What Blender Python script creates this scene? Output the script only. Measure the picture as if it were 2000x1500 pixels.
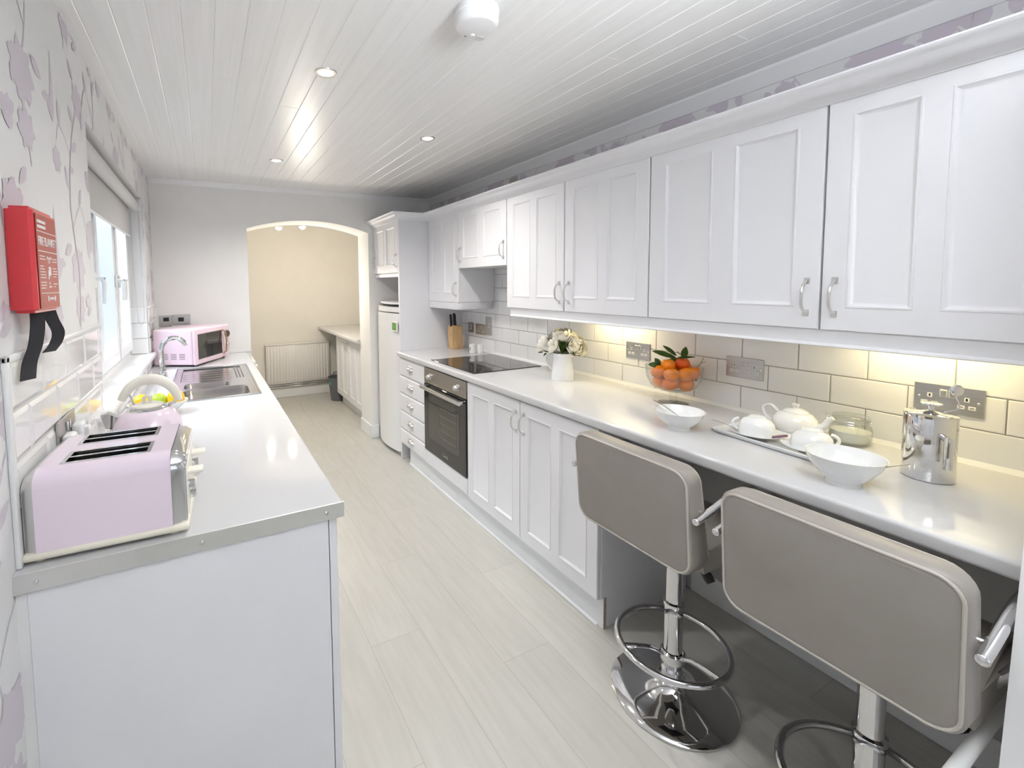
import bpy, bmesh, math, random
from math import pi, sin, cos, radians as R_
from mathutils import Vector, Matrix
random.seed(7)
SC = bpy.context.scene
for o in list(bpy.data.objects): bpy.data.objects.remove(o)
COL = SC.collection

# ------------------------------------------------------------------ room constants
XL, XR, YF, ZC = -.353, 2.017, 4.037, 2.28
YB = -2.6          # wall behind the camera
WT = .909          # right worktop top
WL = .913          # left worktop top

# ------------------------------------------------------------------ camera (shift lens)
cam = bpy.data.objects.new('camera', bpy.data.cameras.new('camera')); COL.objects.link(cam)
r = Vector((.89589555, -.44409894, -.01213649)); u = Vector((.04019485, .05381979, .99774135)); f = Vector((.44244269, .89435986, -.0660674))
M = Matrix((r, u, -f)).transposed().to_4x4(); M.translation = Vector((0, 0, 1.46255)); cam.matrix_world = M
cam.data.sensor_width = 36; cam.data.lens = 884.02/2000*36
cam.data.shift_x = (1000-839.86)/2000; cam.data.shift_y = (612.33-750)/2000
cam.data.clip_start = .02
SC.camera = cam
SC.view_settings.view_transform = 'Standard'; SC.view_settings.look = 'None'; SC.view_settings.gamma = 1
SC.view_settings.use_curve_mapping = False; SC.view_settings.exposure = 0.76

# ------------------------------------------------------------------ world and large lights
W = bpy.data.worlds.new('sky'); SC.world = W; W.use_nodes = True
bg = W.node_tree.nodes['Background']; bg.inputs[0].default_value = (.62, .80, 1, 1); bg.inputs[1].default_value = .55

def light(name, kind, loc, power, col=(1, 1, 1), size=.1, sy=None, aim=None, spread=None, blend=.6, angle=100, parent=None):
    l = bpy.data.lights.new(name, kind); l.energy = power; l.color = col
    if kind == 'AREA':
        l.size = size
        if sy: l.shape = 'RECTANGLE'; l.size_y = sy
        if spread: l.spread = R_(spread)
    elif kind == 'SPOT': l.spot_size = R_(angle); l.spot_blend = blend; l.shadow_soft_size = size
    else: l.shadow_soft_size = size
    o = bpy.data.objects.new(name, l); COL.objects.link(o); o.location = loc
    if aim is not None: o.rotation_euler = (Vector(aim)-Vector(loc)).to_track_quat('-Z', 'Y').to_euler()
    if parent: o.parent = parent
    return o
# daylight of the room behind the camera (its window) and of the kitchen window
light('dining_window_daylight', 'AREA', (.9, YB+.1, 1.45), 5, (.80, .88, 1), 2.0, 1.5, aim=(.9, 3, 1.2))
light('kitchen_window_daylight', 'AREA', (-1.5, 2.75, 3.0), 105, (.84, .92, 1), 1.8, 1.2, aim=(-.2, 2.75, 1.2))
light('utility_room_light', 'POINT', (.95, 4.75, 1.45), 13, (1, .92, .79), .10)
light('bounce_fill_light', 'AREA', (.72, -.25, 1.88), 22, (.91, .95, 1), .45, aim=(.78, .22, 2.9), spread=130)  # added uplight bouncing off the ceiling like a flash, no fitting here

# ------------------------------------------------------------------ materials
MATS = {}
def mat(name, col=(.8, .8, .8), rough=.5, metal=0, spec=.5, trans=0, ior=1.45, emit=None, es=0, coat=0, sheen=0, alpha=1):
    m = bpy.data.materials.new(name); m.use_nodes = True; b = m.node_tree.nodes['Principled BSDF']
    b.inputs['Base Color'].default_value = (*col, 1); b.inputs['Roughness'].default_value = rough
    b.inputs['Metallic'].default_value = metal; b.inputs['Specular IOR Level'].default_value = spec
    b.inputs['Transmission Weight'].default_value = trans; b.inputs['IOR'].default_value = ior
    b.inputs['Coat Weight'].default_value = coat
    if emit: b.inputs['Emission Color'].default_value = (*emit, 1); b.inputs['Emission Strength'].default_value = es
    MATS[name] = m; return m
def N(m, t, **k):
    n = m.node_tree.nodes.new(t)
    for a, v in k.items(): setattr(n, a, v)
    return n
def L(m, a, b): m.node_tree.links.new(a, b)
def BS(m): return m.node_tree.nodes['Principled BSDF']
def coord(m, scale=(1, 1, 1)):
    g = N(m, 'ShaderNodeNewGeometry'); mp = N(m, 'ShaderNodeMapping'); mp.inputs['Scale'].default_value = scale
    L(m, g.outputs['Position'], mp.inputs['Vector']); return mp.outputs['Vector']
def ocoord(m, scale=(1, 1, 1)):
    g = N(m, 'ShaderNodeTexCoord'); mp = N(m, 'ShaderNodeMapping'); mp.inputs['Scale'].default_value = scale
    L(m, g.outputs['Object'], mp.inputs['Vector']); return mp.outputs['Vector']
def bump(m, h, strength=.2, dist=.001):
    b = N(m, 'ShaderNodeBump'); b.inputs['Strength'].default_value = strength; b.inputs['Distance'].default_value = dist
    L(m, h, b.inputs['Height']); L(m, b.outputs['Normal'], BS(m).inputs['Normal'])
def noisecol(m, vec, c0, c1, scale=5, lo=.35, hi=.65, detail=3, bmp=None):
    n = N(m, 'ShaderNodeTexNoise'); n.inputs['Scale'].default_value = scale; n.inputs['Detail'].default_value = detail; L(m, vec, n.inputs['Vector'])
    cr = N(m, 'ShaderNodeValToRGB'); e = cr.color_ramp.elements
    e[0].position = lo; e[0].color = (*c0, 1); e[1].position = hi; e[1].color = (*c1, 1)
    L(m, n.outputs['Fac'], cr.inputs['Fac']); L(m, cr.outputs['Color'], BS(m).inputs['Base Color'])
    if bmp: bump(m, n.outputs['Fac'], bmp[0], bmp[1])
    return n

cab = mat('cabinet_paint', (.80, .80, .83), .40)
noisecol(cab, coord(cab), (.79, .79, .82), (.81, .81, .835), 3, bmp=(.03, .0005))
carc = mat('carcass_white', (.78, .79, .81), .35)
plast = mat('white_plaster', (.84, .83, .81), .75); noisecol(plast, coord(plast), (.83, .82, .80), (.85, .84, .82), 6, bmp=(.05, .001))
cream = mat('cream_plaster', (.83, .80, .74), .8); noisecol(cream, coord(cream), (.82, .79, .73), (.84, .81, .75), 5, bmp=(.05, .001))
gloss = mat('white_gloss_paint', (.84, .84, .84), .28)
ceilm = mat('ceiling_board', (.84, .835, .82), .33); noisecol(ceilm, coord(ceilm, (30, .8, 1)), (.82, .815, .80), (.86, .855, .845), 2)
paper = mat('wallpaper', (.79, .78, .78), .6); noisecol(paper, coord(paper, (1, 260, 4)), (.785, .778, .778), (.80, .795, .795), 1)
motif = mat('wallpaper_lilac', (.64, .585, .645), .5)
grout = mat('grey_grout', (.40, .38, .37), .85); grout2 = mat('white_grout', (.70, .69, .67), .8)
tile = mat('white_tile', (.88, .88, .88), .07, coat=.4); noisecol(tile, coord(tile), (.87, .87, .87), (.89, .89, .89), 6)
tile.node_tree.nodes['Principled BSDF'].inputs['Roughness'].default_value = .08
_n = N(tile, 'ShaderNodeTexNoise'); _n.inputs['Scale'].default_value = 9; L(tile, coord(tile), _n.inputs['Vector']); bump(tile, _n.outputs['Fac'], .25, .002)
chrome = mat('chrome', (.72, .72, .73), .06, 1)
steel = mat('brushed_steel', (.52, .51, .49), .30, 1); noisecol(steel, coord(steel, (1, 1, 60)), (.49, .48, .46), (.55, .54, .52), 6)
edgem = mat('polished_edging', (.78, .78, .77), .30, 1)
satin = mat('satin_nickel', (.72, .71, .70), .28, 1)
sinkm = mat('sink_steel', (.60, .59, .58), .20, 1)
dsteel = mat('oven_steel', (.40, .375, .345), .30, 1)
black = mat('black_plastic', (.02, .02, .022), .35)
glassb = mat('black_glass', (.012, .012, .014), .03, coat=.5)
ovglass = mat('oven_window_glass', (.05, .048, .042), .06, coat=.5)
porc = mat('white_porcelain', (.86, .87, .87), .07, coat=.5)
wplast = mat('white_plastic', (.82, .82, .82), .3)
creamp = mat('cream_plastic', (.80, .76, .64), .3)
creamh = mat('pale_cream_plastic', (.86, .83, .74), .35)
pink = mat('pink_enamel', (.84, .72, .82), .18, coat=.6)
pinkm = mat('pink_microwave_paint', (.80, .62, .70), .3)
red = mat('red_plastic', (.66, .045, .055), .28, coat=.3)
redc = mat('red_card', (.42, .085, .065), .5)
ink = mat('white_print', (.88, .86, .84), .6)
webb = mat('black_webbing', (.022, .022, .026), .75); _n = N(webb, 'ShaderNodeTexNoise'); _n.inputs['Scale'].default_value = 900; L(webb, ocoord(webb), _n.inputs['Vector']); bump(webb, _n.outputs['Fac'], .4, .001)
leath = mat('taupe_leather', (.285, .262, .238), .36); noisecol(leath, ocoord(leath), (.280, .257, .233), (.290, .267, .243), 14, bmp=(.10, .001))
thread = mat('piping_leather', (.46, .43, .39), .3)
def thinglass(name, tint, bias):
    m = mat(name); nt = m.node_tree; out = nt.nodes['Material Output']
    tr = N(m, 'ShaderNodeBsdfTransparent'); tr.inputs[0].default_value = (*tint, 1); gl = N(m, 'ShaderNodeBsdfGlossy'); gl.inputs['Roughness'].default_value = .03
    fr = N(m, 'ShaderNodeLayerWeight'); fr.inputs['Blend'].default_value = .5; ms = N(m, 'ShaderNodeMixShader')
    L(m, mth(m, 'ADD', mth(m, 'MULTIPLY', mth(m, 'POWER', fr.outputs['Facing'], 3.2), .75), .03+bias), ms.inputs[0]); L(m, tr.outputs[0], ms.inputs[1]); L(m, gl.outputs[0], ms.inputs[2]); L(m, ms.outputs[0], out.inputs['Surface'])
    nt.nodes.remove(nt.nodes['Principled BSDF']); return m
def mth(m, op, a, b=None, c=None):
    n = N(m, 'ShaderNodeMath', operation=op)
    for i, q in enumerate((a, b, c)):
        if q is None: continue
        if isinstance(q, (int, float)): n.inputs[i].default_value = q
        else: L(m, q, n.inputs[i])
    return n.outputs[0]
glassm = thinglass('clear_glass', (.955, .97, .965), .04)
pane = thinglass('window_glass', (.93, .96, .98), .0)
upvc = mat('white_upvc', (.83, .84, .85), .25)
fabric = mat('blind_fabric', (.62, .61, .60), .8)
orange = mat('orange_peel', (.86, .22, .012), .35)
noisecol(orange, ocoord(orange), (.84, .25, .006), (.82, .19, .006), 18, bmp=(.3, .002))
orange2 = mat('red_orange_peel', (.86, .12, .01), .3, coat=.3)
yellow = mat('yellow_peel', (.88, .50, .02), .35); lime = mat('lime_peel', (.42, .55, .05), .35)
leafm = mat('leaf_green', (.07, .15, .025), .4); noisecol(leafm, ocoord(leafm), (.05, .11, .02), (.12, .22, .04), 30)
leafl = mat('pale_leaf', (.30, .36, .14), .5)
petal = mat('cream_petal', (.88, .86, .78), .6)
wood = mat('beech_wood', (.72, .48, .24), .45); noisecol(wood, ocoord(wood, (30, 30, 3)), (.62, .38, .17), (.78, .54, .28), 3)
chip = mat('chipboard', (.36, .29, .22), .9); noisecol(chip, coord(chip), (.22, .17, .12), (.48, .40, .31), 300)
sugar = mat('sugar', (.84, .82, .76), .9); _n = N(sugar, 'ShaderNodeTexNoise'); _n.inputs['Scale'].default_value = 500; L(sugar, ocoord(sugar), _n.inputs['Vector']); bump(sugar, _n.outputs['Fac'], .5, .001)
binm = mat('grey_bin_plastic', (.13, .14, .145), .5)
teal = mat('teal_sticker', (.05, .35, .36), .5); green = mat('green_sticker', (.13, .33, .07), .5)
purple = mat('purple_wrapper', (.16, .08, .13), .35)
brown = mat('brown_wicker', (.16, .10, .08), .8)
radm = mat('radiator_enamel', (.86, .84, .81), .35)
lampw = mat('lamp_glow', (1, 1, 1), .5, emit=(1, .86, .62), es=14)
ledm = mat('led_glow', (1, 1, .9), .5, emit=(1, .88, .50), es=8)
spotm = mat('spot_bulb_glow', (1, 1, 1), .5, emit=(1, .80, .55), es=28)
outw = mat('neighbour_render', (.25, .31, .36), .9); outl = mat('lilac_fence', (.27, .22, .31), .9); outb = mat('blue_downpipe', (.20, .33, .45), .5)
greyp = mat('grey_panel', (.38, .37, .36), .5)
dial = mat('dark_dial', (.05, .045, .045), .3)
gold = mat('brass_trim', (.62, .42, .24), .25, 1)

# worktop: white with fine grey flecks
wtop = mat('speckled_worktop', (.86, .86, .86), .09, coat=.3)
v = N(wtop, 'ShaderNodeTexVoronoi'); v.inputs['Scale'].default_value = 150; L(wtop, coord(wtop), v.inputs['Vector'])
rs = N(wtop, 'ShaderNodeValToRGB'); rs.color_ramp.elements[0].position = .05; rs.color_ramp.elements[0].color = (0, 0, 0, 1); rs.color_ramp.elements[1].position = .16
sp = N(wtop, 'ShaderNodeSeparateColor'); L(wtop, v.outputs['Color'], sp.inputs[0])
lt = N(wtop, 'ShaderNodeMath', operation='LESS_THAN'); lt.inputs[1].default_value = .91; L(wtop, sp.outputs[0], lt.inputs[0])
L(wtop, v.outputs['Distance'], rs.inputs['Fac'])
mx0 = N(wtop, 'ShaderNodeMath', operation='MAXIMUM'); L(wtop, rs.outputs['Color'], mx0.inputs[0]); L(wtop, lt.outputs[0], mx0.inputs[1])
mx = N(wtop, 'ShaderNodeMix', data_type='RGBA'); mx.inputs[6].default_value = (.33, .33, .36, 1); mx.inputs[7].default_value = (.62, .62, .63, 1)
L(wtop, mx0.outputs[0], mx.inputs[0]); L(wtop, mx.outputs[2], BS(wtop).inputs['Base Color'])

# floor: pale oak laminate planks running away from the camera
flo = mat('oak_laminate', (.62, .58, .50), .32)
g = N(flo, 'ShaderNodeNewGeometry'); sx = N(flo, 'ShaderNodeSeparateXYZ'); L(flo, g.outputs['Position'], sx.inputs[0])
def mth(m, op, a, b=None, c=None):
    n = N(m, 'ShaderNodeMath', operation=op)
    for i, q in enumerate((a, b, c)):
        if q is None: continue
        if isinstance(q, (int, float)): n.inputs[i].default_value = q
        else: L(m, q, n.inputs[i])
    return n.outputs[0]
ux = mth(flo, 'DIVIDE', mth(flo, 'SUBTRACT', sx.outputs['X'], -.112+.004), .2165)
row = mth(flo, 'FLOOR', ux); fx = mth(flo, 'FRACT', ux)
offs = mth(flo, 'FRACT', mth(flo, 'MULTIPLY', mth(flo, 'ADD', row, 3.0), .618))
vy = mth(flo, 'ADD', mth(flo, 'DIVIDE', sx.outputs['Y'], 1.29), offs)
fy = mth(flo, 'FRACT', vy); pid = mth(flo, 'ADD', mth(flo, 'MULTIPLY', row, 7.31), mth(flo, 'FLOOR', vy))
wn = N(flo, 'ShaderNodeTexWhiteNoise', noise_dimensions='1D'); L(flo, pid, wn.inputs['W'])
ex = mth(flo, 'MINIMUM', fx, mth(flo, 'SUBTRACT', 1.0, fx)); ey = mth(flo, 'MINIMUM', fy, mth(flo, 'SUBTRACT', 1.0, fy))
seam = mth(flo, 'MINIMUM', mth(flo, 'DIVIDE', ex, .0075), mth(flo, 'DIVIDE', ey, .0013)); seam = mth(flo, 'MINIMUM', seam, 1.0)
cv = N(flo, 'ShaderNodeCombineXYZ'); L(flo, mth(flo, 'ADD', mth(flo, 'MULTIPLY', sx.outputs['X'], 9.0), mth(flo, 'MULTIPLY', wn.outputs[0], 40)), cv.inputs[0]); L(flo, mth(flo, 'MULTIPLY', sx.outputs['Y'], 1.2), cv.inputs[1])
gn = N(flo, 'ShaderNodeTexWave', wave_type='BANDS'); gn.inputs['Scale'].default_value = 1.1; gn.inputs['Distortion'].default_value = 9; gn.inputs['Detail'].default_value = 3; gn.inputs['Detail Scale'].default_value = 1.4; L(flo, cv.outputs[0], gn.inputs['Vector'])
nz = N(flo, 'ShaderNodeTexNoise'); nz.inputs['Scale'].default_value = 3.2; nz.inputs['Detail'].default_value = 5; L(flo, cv.outputs[0], nz.inputs['Vector'])
fac = mth(flo, 'ADD', mth(flo, 'MULTIPLY', gn.outputs['Fac'], .10), mth(flo, 'MULTIPLY', nz.outputs['Fac'], .90))
cr = N(flo, 'ShaderNodeValToRGB'); e = cr.color_ramp.elements; e[0].position = .3; e[0].color = (.52, .507, .465, 1); e[1].position = .65; e[1].color = (.57, .555, .51, 1); L(flo, fac, cr.inputs['Fac'])
hv = N(flo, 'ShaderNodeHueSaturation'); L(flo, cr.outputs['Color'], hv.inputs['Color']); L(flo, mth(flo, 'ADD', mth(flo, 'MULTIPLY', wn.outputs[0], .07), .965), hv.inputs['Value'])
mf = N(flo, 'ShaderNodeMix', data_type='RGBA'); mf.inputs[6].default_value = (.30, .28, .24, 1); L(flo, hv.outputs[0], mf.inputs[7]); L(flo, mth(flo, 'ADD', mth(flo, 'MULTIPLY', seam, .7), .3), mf.inputs[0])
L(flo, mf.outputs[2], BS(flo).inputs['Base Color']); bump(flo, seam, .4, .001)

# ------------------------------------------------------------------ mesh helpers
def new(): return bmesh.new()
def bx(bm, a, b, bev=0, seg=1):
    a = Vector(a); b = Vector(b)
    lo = Vector([min(a[i], b[i]) for i in range(3)]); hi = Vector([max(a[i], b[i]) for i in range(3)])
    T = Matrix.Translation((lo+hi)/2) @ Matrix.Diagonal((*(hi-lo), 1))
    rr = bmesh.ops.create_cube(bm, size=1, matrix=T)
    if bev > 0:
        bev = min(bev, min(hi-lo)*.49)
        es = list({e for v in rr['verts'] for e in v.link_edges})
        bmesh.ops.bevel(bm, geom=es, offset=bev, segments=seg, affect='EDGES', profile=.5)
def tube(bm, pts, rad, n=12, cap=True, closed=False):
    pts = [Vector(p) for p in pts]; m = len(pts)
    rad = rad if isinstance(rad, (list, tuple)) else [rad]*m
    rings = []; prev = None
    for i, p in enumerate(pts):
        if closed: t = pts[(i+1) % m]-pts[i-1]
        else: t = pts[min(i+1, m-1)]-pts[max(i-1, 0)]
        t.normalize()
        if prev is None:
            a = Vector((0, 0, 1)) if abs(t.z) < .9 else Vector((1, 0, 0)); x = a.cross(t).normalized()
        else: x = (prev-t*prev.dot(t)).normalized()
        prev = x; y = t.cross(x)
        rings.append([bm.verts.new(p+(x*cos(2*pi*k/n)+y*sin(2*pi*k/n))*rad[i]) for k in range(n)])
    for i in range(m if closed else m-1):
        A, B = rings[i], rings[(i+1) % m]
        for k in range(n): bm.faces.new((A[k], A[(k+1) % n], B[(k+1) % n], B[k]))
    if cap and not closed:
        bm.faces.new(list(reversed(rings[0]))); bm.faces.new(rings[-1])
def lathe(bm, prof, c=(0, 0, 0), n=40, sxy=(1, 1), capb=False, capt=False, ang=None, warp=None):
    """prof: list of (radius, z)"""
    c = Vector(c); rings = []
    for (rr, z) in prof:
        if rr < 1e-6: rings.append([bm.verts.new(c+Vector((0, 0, z)))])
        else:
            ring = []
            for k in range(n):
                a = 2*pi*k/n; q = Vector((rr*cos(a)*sxy[0], rr*sin(a)*sxy[1], z))
                if warp: q = warp(q, a)
                ring.append(bm.verts.new(c+q))
            rings.append(ring)
    for A, B in zip(rings, rings[1:]):
        if len(A) == 1 and len(B) == 1: continue
        for k in range(n):
            k2 = (k+1) % n
            if len(A) == 1: bm.faces.new((A[0], B[k2], B[k]))
            elif len(B) == 1: bm.faces.new((A[k], A[k2], B[0]))
            else: bm.faces.new((A[k], A[k2], B[k2], B[k]))
    if capb and len(rings[0]) > 1: bm.faces.new(list(reversed(rings[0])))
    if capt and len(rings[-1]) > 1: bm.faces.new(rings[-1])
def cyl(bm, p, q, rad, n=20):
    tube(bm, [p, q], rad, n)
def ell(bm, c, rx, ry, rz, n=20, m=12, rot=None, fn=None):
    g0 = bmesh.ops.create_uvsphere(bm, u_segments=n, v_segments=m, radius=1)
    T = Matrix.Translation(c) @ (rot.to_4x4() if rot else Matrix()) @ Matrix.Diagonal((rx, ry, rz, 1))
    for vv in g0['verts']:
        if fn: vv.co = fn(vv.co)
        vv.co = T @ vv.co
def prism(bm, poly, axis, a, b):
    """extrude 2-D polygon along axis. poly coords are the two remaining axes in xyz order"""
    i = 'xyz'.index(axis); o = [k for k in range(3) if k != i]
    def P(p, t):
        w = [0, 0, 0]; w[o[0]] = p[0]; w[o[1]] = p[1]; w[i] = t; return bm.verts.new(w)
    A = [P(p, a) for p in poly]; B = [P(p, b) for p in poly]; n = len(poly)
    bm.faces.new(A); bm.faces.new(list(reversed(B)))
    for k in range(n): bm.faces.new((A[k], B[k], B[(k+1) % n], A[(k+1) % n]))
def rrect(cx, cy, w, h, rd, n=5):
    pts = []
    for (sx_, sy_, a0) in ((1, 1, 0), (-1, 1, 90), (-1, -1, 180), (1, -1, 270)):
        for k in range(n+1):
            a = R_(a0+90*k/n); pts.append((cx+sx_*(w/2-rd)+rd*cos(a), cy+sy_*(h/2-rd)+rd*sin(a)))
    return pts
def obj(name, bm, m, parent=None, smooth=True, ang=35, recalc=True, xf=None):
    if xf is not None: bmesh.ops.transform(bm, matrix=xf, verts=bm.verts)
    if recalc: bmesh.ops.recalc_face_normals(bm, faces=bm.faces)
    me = bpy.data.meshes.new(name); bm.to_mesh(me); bm.free()
    for mm in (m if isinstance(m, (list, tuple)) else [m]): me.materials.append(mm)
    if smooth:
        me.polygons.foreach_set('use_smooth', [True]*len(me.polygons)); me.set_sharp_from_angle(angle=R_(ang))
    o = bpy.data.objects.new(name, me); COL.objects.link(o)
    if parent is not None:
        o.parent = parent; o.matrix_parent_inverse = Matrix.Translation(parent_loc(parent)).inverted() if False else parent_inv(parent)
    return o
def objs(name, bm, m, parent=None, **k):
    """one object per separate piece of the mesh"""
    xf = k.pop('xf', None)
    if xf is not None: bmesh.ops.transform(bm, matrix=xf, verts=bm.verts)
    seen = set(); out = []
    for v0 in bm.verts:
        if v0 in seen: continue
        st = [v0]; isl = []; seen.add(v0)
        while st:
            v = st.pop(); isl.append(v)
            for e in v.link_edges:
                w_ = e.other_vert(v)
                if w_ not in seen: seen.add(w_); st.append(w_)
        b2 = bmesh.new(); mp = {v: b2.verts.new(v.co) for v in isl}
        for f_ in {f_ for v in isl for f_ in v.link_faces}: b2.faces.new([mp[v] for v in f_.verts])
        out.append(obj(name, b2, m, parent, **k))
    bm.free(); return out
def parent_inv(p):
    m = p.matrix_basis.copy()
    if p.parent: m = p.parent.matrix_basis @ m if False else m
    # every mesh is built in world coordinates; empties sit at the base of their thing
    mm = Matrix()
    chain = []
    q = p
    while q is not None: chain.append(q); q = q.parent
    for q in reversed(chain): mm = mm @ q.matrix_parent_inverse @ q.matrix_basis
    return mm.inverted()
def parent_loc(p): return p.location
def tag(o, label, cat, group=None, kind=None):
    o['label'] = label; o['category'] = cat
    if group: o['group'] = group
    if kind: o['kind'] = kind
    return o
def thing(name, label, cat, loc=(0, 0, 0), group=None, rz=0):
    o = bpy.data.objects.new(name, None); COL.objects.link(o); o.location = loc; o.rotation_euler = (0, 0, rz); o.empty_display_size = .05
    return tag(o, label, cat, group)
def struct(name, bm, m, parent=None, **k):
    o = obj(name, bm, m, parent, **k)
    if parent is None: o['kind'] = 'structure'
    return o
def kids(o): return [c for c in bpy.data.objects if c.parent == o]
def dup(o, delta=(0, 0, 0), label=None, group=None, parent=None, rz=None):
    c = o.copy(); COL.objects.link(c)
    if parent is not None: c.parent = parent; c.matrix_parent_inverse = o.matrix_parent_inverse.copy()
    else:
        c.location = o.location+Vector(delta)
        if rz is not None: c.rotation_euler = (0, 0, rz)
        if label: c['label'] = label
        if group: c['group'] = group
    for k in kids(o): dup(k, parent=c)
    return c
def text(name, s, size, m, loc, xdir, ydir, parent, depth=.0004, align='CENTER', wx=1.0):
    cu = bpy.data.curves.new(name, 'FONT'); cu.body = s; cu.size = size; cu.extrude = depth; cu.align_x = align; cu.align_y = 'CENTER'
    t = bpy.data.objects.new('tmp_text', cu); COL.objects.link(t)
    bpy.context.view_layer.update()
    me = bpy.data.meshes.new_from_object(t.evaluated_get(bpy.context.evaluated_depsgraph_get())); bpy.data.objects.remove(t)
    xd = Vector(xdir).normalized(); yd = Vector(ydir).normalized(); zd = xd.cross(yd)
    T = Matrix((xd, yd, zd)).transposed().to_4x4(); T.translation = Vector(loc)
    me.transform(T @ Matrix.Diagonal((wx, 1, 1, 1))); me.materials.clear(); me.materials.append(m); me.name = name
    o = bpy.data.objects.new(name, me); COL.objects.link(o); o.parent = parent; o.matrix_parent_inverse = parent_inv(parent); return o

# cell wall: boxes around rectangular holes. plane axes (a,b) extruded over t0..t1 along 'ax'
def cells(bm, ax, t0, t1, A, B, holes):
    i = 'xyz'.index(ax); o = [k for k in range(3) if k != i]
    ca = sorted({A[0], A[1], *[h[0] for h in holes], *[h[1] for h in holes]}); cb = sorted({B[0], B[1], *[h[2] for h in holes], *[h[3] for h in holes]})
    def V(a, b, t):
        w = [0, 0, 0]; w[o[0]] = a; w[o[1]] = b; w[i] = t; return tuple(w)
    vd = {}
    def vv(*p):
        k = tuple(round(q, 5) for q in p)
        if k not in vd: vd[k] = bm.verts.new(p)
        return vd[k]
    inh = lambda a, b: any(h[0] < a < h[1] and h[2] < b < h[3] for h in holes) or not (A[0] < a < A[1] and B[0] < b < B[1])
    for p, q in zip(ca, ca[1:]):
        for s, t in zip(cb, cb[1:]):
            if inh((p+q)/2, (s+t)/2): continue
            for tt in (t0, t1): bm.faces.new([vv(*V(*c, tt)) for c in ((p, s), (q, s), (q, t), (p, t))])
            e = 1e-3
            if inh(p-e, (s+t)/2): bm.faces.new([vv(*V(*c)) for c in ((p, s, t0), (p, t, t0), (p, t, t1), (p, s, t1))])
            if inh(q+e, (s+t)/2): bm.faces.new([vv(*V(*c)) for c in ((q, s, t0), (q, t, t0), (q, t, t1), (q, s, t1))])
            if inh((p+q)/2, s-e): bm.faces.new([vv(*V(*c)) for c in ((p, s, t0), (q, s, t0), (q, s, t1), (p, s, t1))])
            if inh((p+q)/2, t+e): bm.faces.new([vv(*V(*c)) for c in ((p, t, t0), (q, t, t0), (q, t, t1), (p, t, t1))])

# ================================================================== SETTING
WY0, WY1, WZ0, WZ1 = 1.985, 3.52, 1.02, 2.045       # kitchen window opening
bm = new(); bx(bm, (XL-.4, YB-.1, -.05), (XR+.9, 6.25, 0)); struct('floor', bm, flo)
# ceiling of tongue-and-groove boards
bm = new(); x = XL-.02; p0 = .515
ks = [p0+.0915*k for k in range(-10, 17)]
poly = [(XL-.3, ZC+.05)]; poly.append((XL-.3, ZC))
for k in ks: poly += [(k-.0025, ZC), (k, ZC+.0018), (k+.0025, ZC)]
poly += [(XR+.2, ZC), (XR+.2, ZC+.05)]
prism(bm, poly, 'y', YB-.1, YF+.02)
ceiling = struct('ceiling', bm, ceilm, ang=12)
bm = new()
for (k, yy) in ((-8, 1.78), (-7, 2.35), (-5, 2.01), (-2, 2.2), (1, 2.05), (4, 1.72), (6, 2.0), (9, 1.24), (11, 1.75), (3, 2.9), (6, 3.1), (9, 2.6), (-3, 3.2), (12, .95), (13, 2.9)):
    bx(bm, (p0+.0915*k+.004, yy, ZC-.0009), (p0+.0915*(k+1)-.004, yy+.0028, ZC+.001), .0006)
obj('board_joints', bm, gloss, ceiling)
bm = new(); bx(bm, (XL-.3, YF+.02, ZC), (XR+.9, 6.25, ZC+.05)); struct('ceiling_utility', bm, plast)['kind'] = 'structure'

# left wall with window opening
bm = new(); cells(bm, 'x', XL-.22, XL, (YB-.1, YF), (0, ZC+.01), [(WY0, WY1, WZ0-.032, WZ1)]); wl = struct('wall_left', bm, paper, smooth=False)
bm = new(); bx(bm, (XR, YB-.1, 0), (XR+.12, YF, ZC+.01)); wr = struct('wall_right', bm, paper, smooth=False)
# far wall with the arched opening
AX0, AX1, AZ, AT = .324, 1.368, 1.934, 2.02
bm = new()
bx(bm, (XL-.22, YF, 0), (AX0, YF+.31, ZC+.01)); bx(bm, (AX1, YF, 0), (XR+.12, YF+.31, ZC+.01))
seg = 24; cx_ = (AX0+AX1)/2; hw = (AX1-AX0)/2
def az(x): return AZ+(AT-AZ)*(1-((x-cx_)/hw)**2)
poly = [(AX1, ZC+.01), (AX0, ZC+.01)]+[(AX0+(AX1-AX0)*k/seg, az(AX0+(AX1-AX0)*k/seg)) for k in range(seg+1)]
prism(bm, poly, 'y', YF, YF+.31)
struct('wall_far', bm, plast, ang=20)
bm = new(); bx(bm, (XL-.3, 6.10, 0), (XR+.9, 6.22, ZC)); struct('wall_utility_back', bm, cream)
bm = new(); bx(bm, (XL-.28, YF+.31, 0), (XL-.16, 6.10, ZC)); struct('wall_utility_left', bm, cream)
bm = new(); bx(bm, (XR+.02, YF+.31, 0), (XR+.14, 6.10, ZC)); struct('wall_utility_right', bm, cream)
bm = new(); bx(bm, (XL-.3, YB-.1, 0), (XR+.9, YB, ZC)); struct('wall_near', bm, plast)
JB = lambda z: JX0-(.90-z)*.114
JX0 = 1.312
# white door jamb / wall end right beside the camera
bm = new(); prism(bm, [(JB(0), 0), (XR, 0), (XR, 1.95), (JB(1.95), 1.95)], 'y', .10, .2352); struct('wall_near_right', bm, gloss)
# skirtings
bm = new(); bx(bm, (AX1-.014, YF-.012, 0), (AX1, YF+.31, .125), .004); bx(bm, (AX1-.014, YF-.014, 0), (1.44, YF, .125), .004); struct('baseboard_far', bm, gloss)
bm = new(); bx(bm, (XL-.1, 6.082, 0), (XR, 6.10, .105), .004); struct('baseboard_utility', bm, gloss)
bm = new(); bx(bm, (XR-.016, .236, 0), (XR, 1.30, .12), .004); struct('baseboard_right', bm, gloss)
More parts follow.
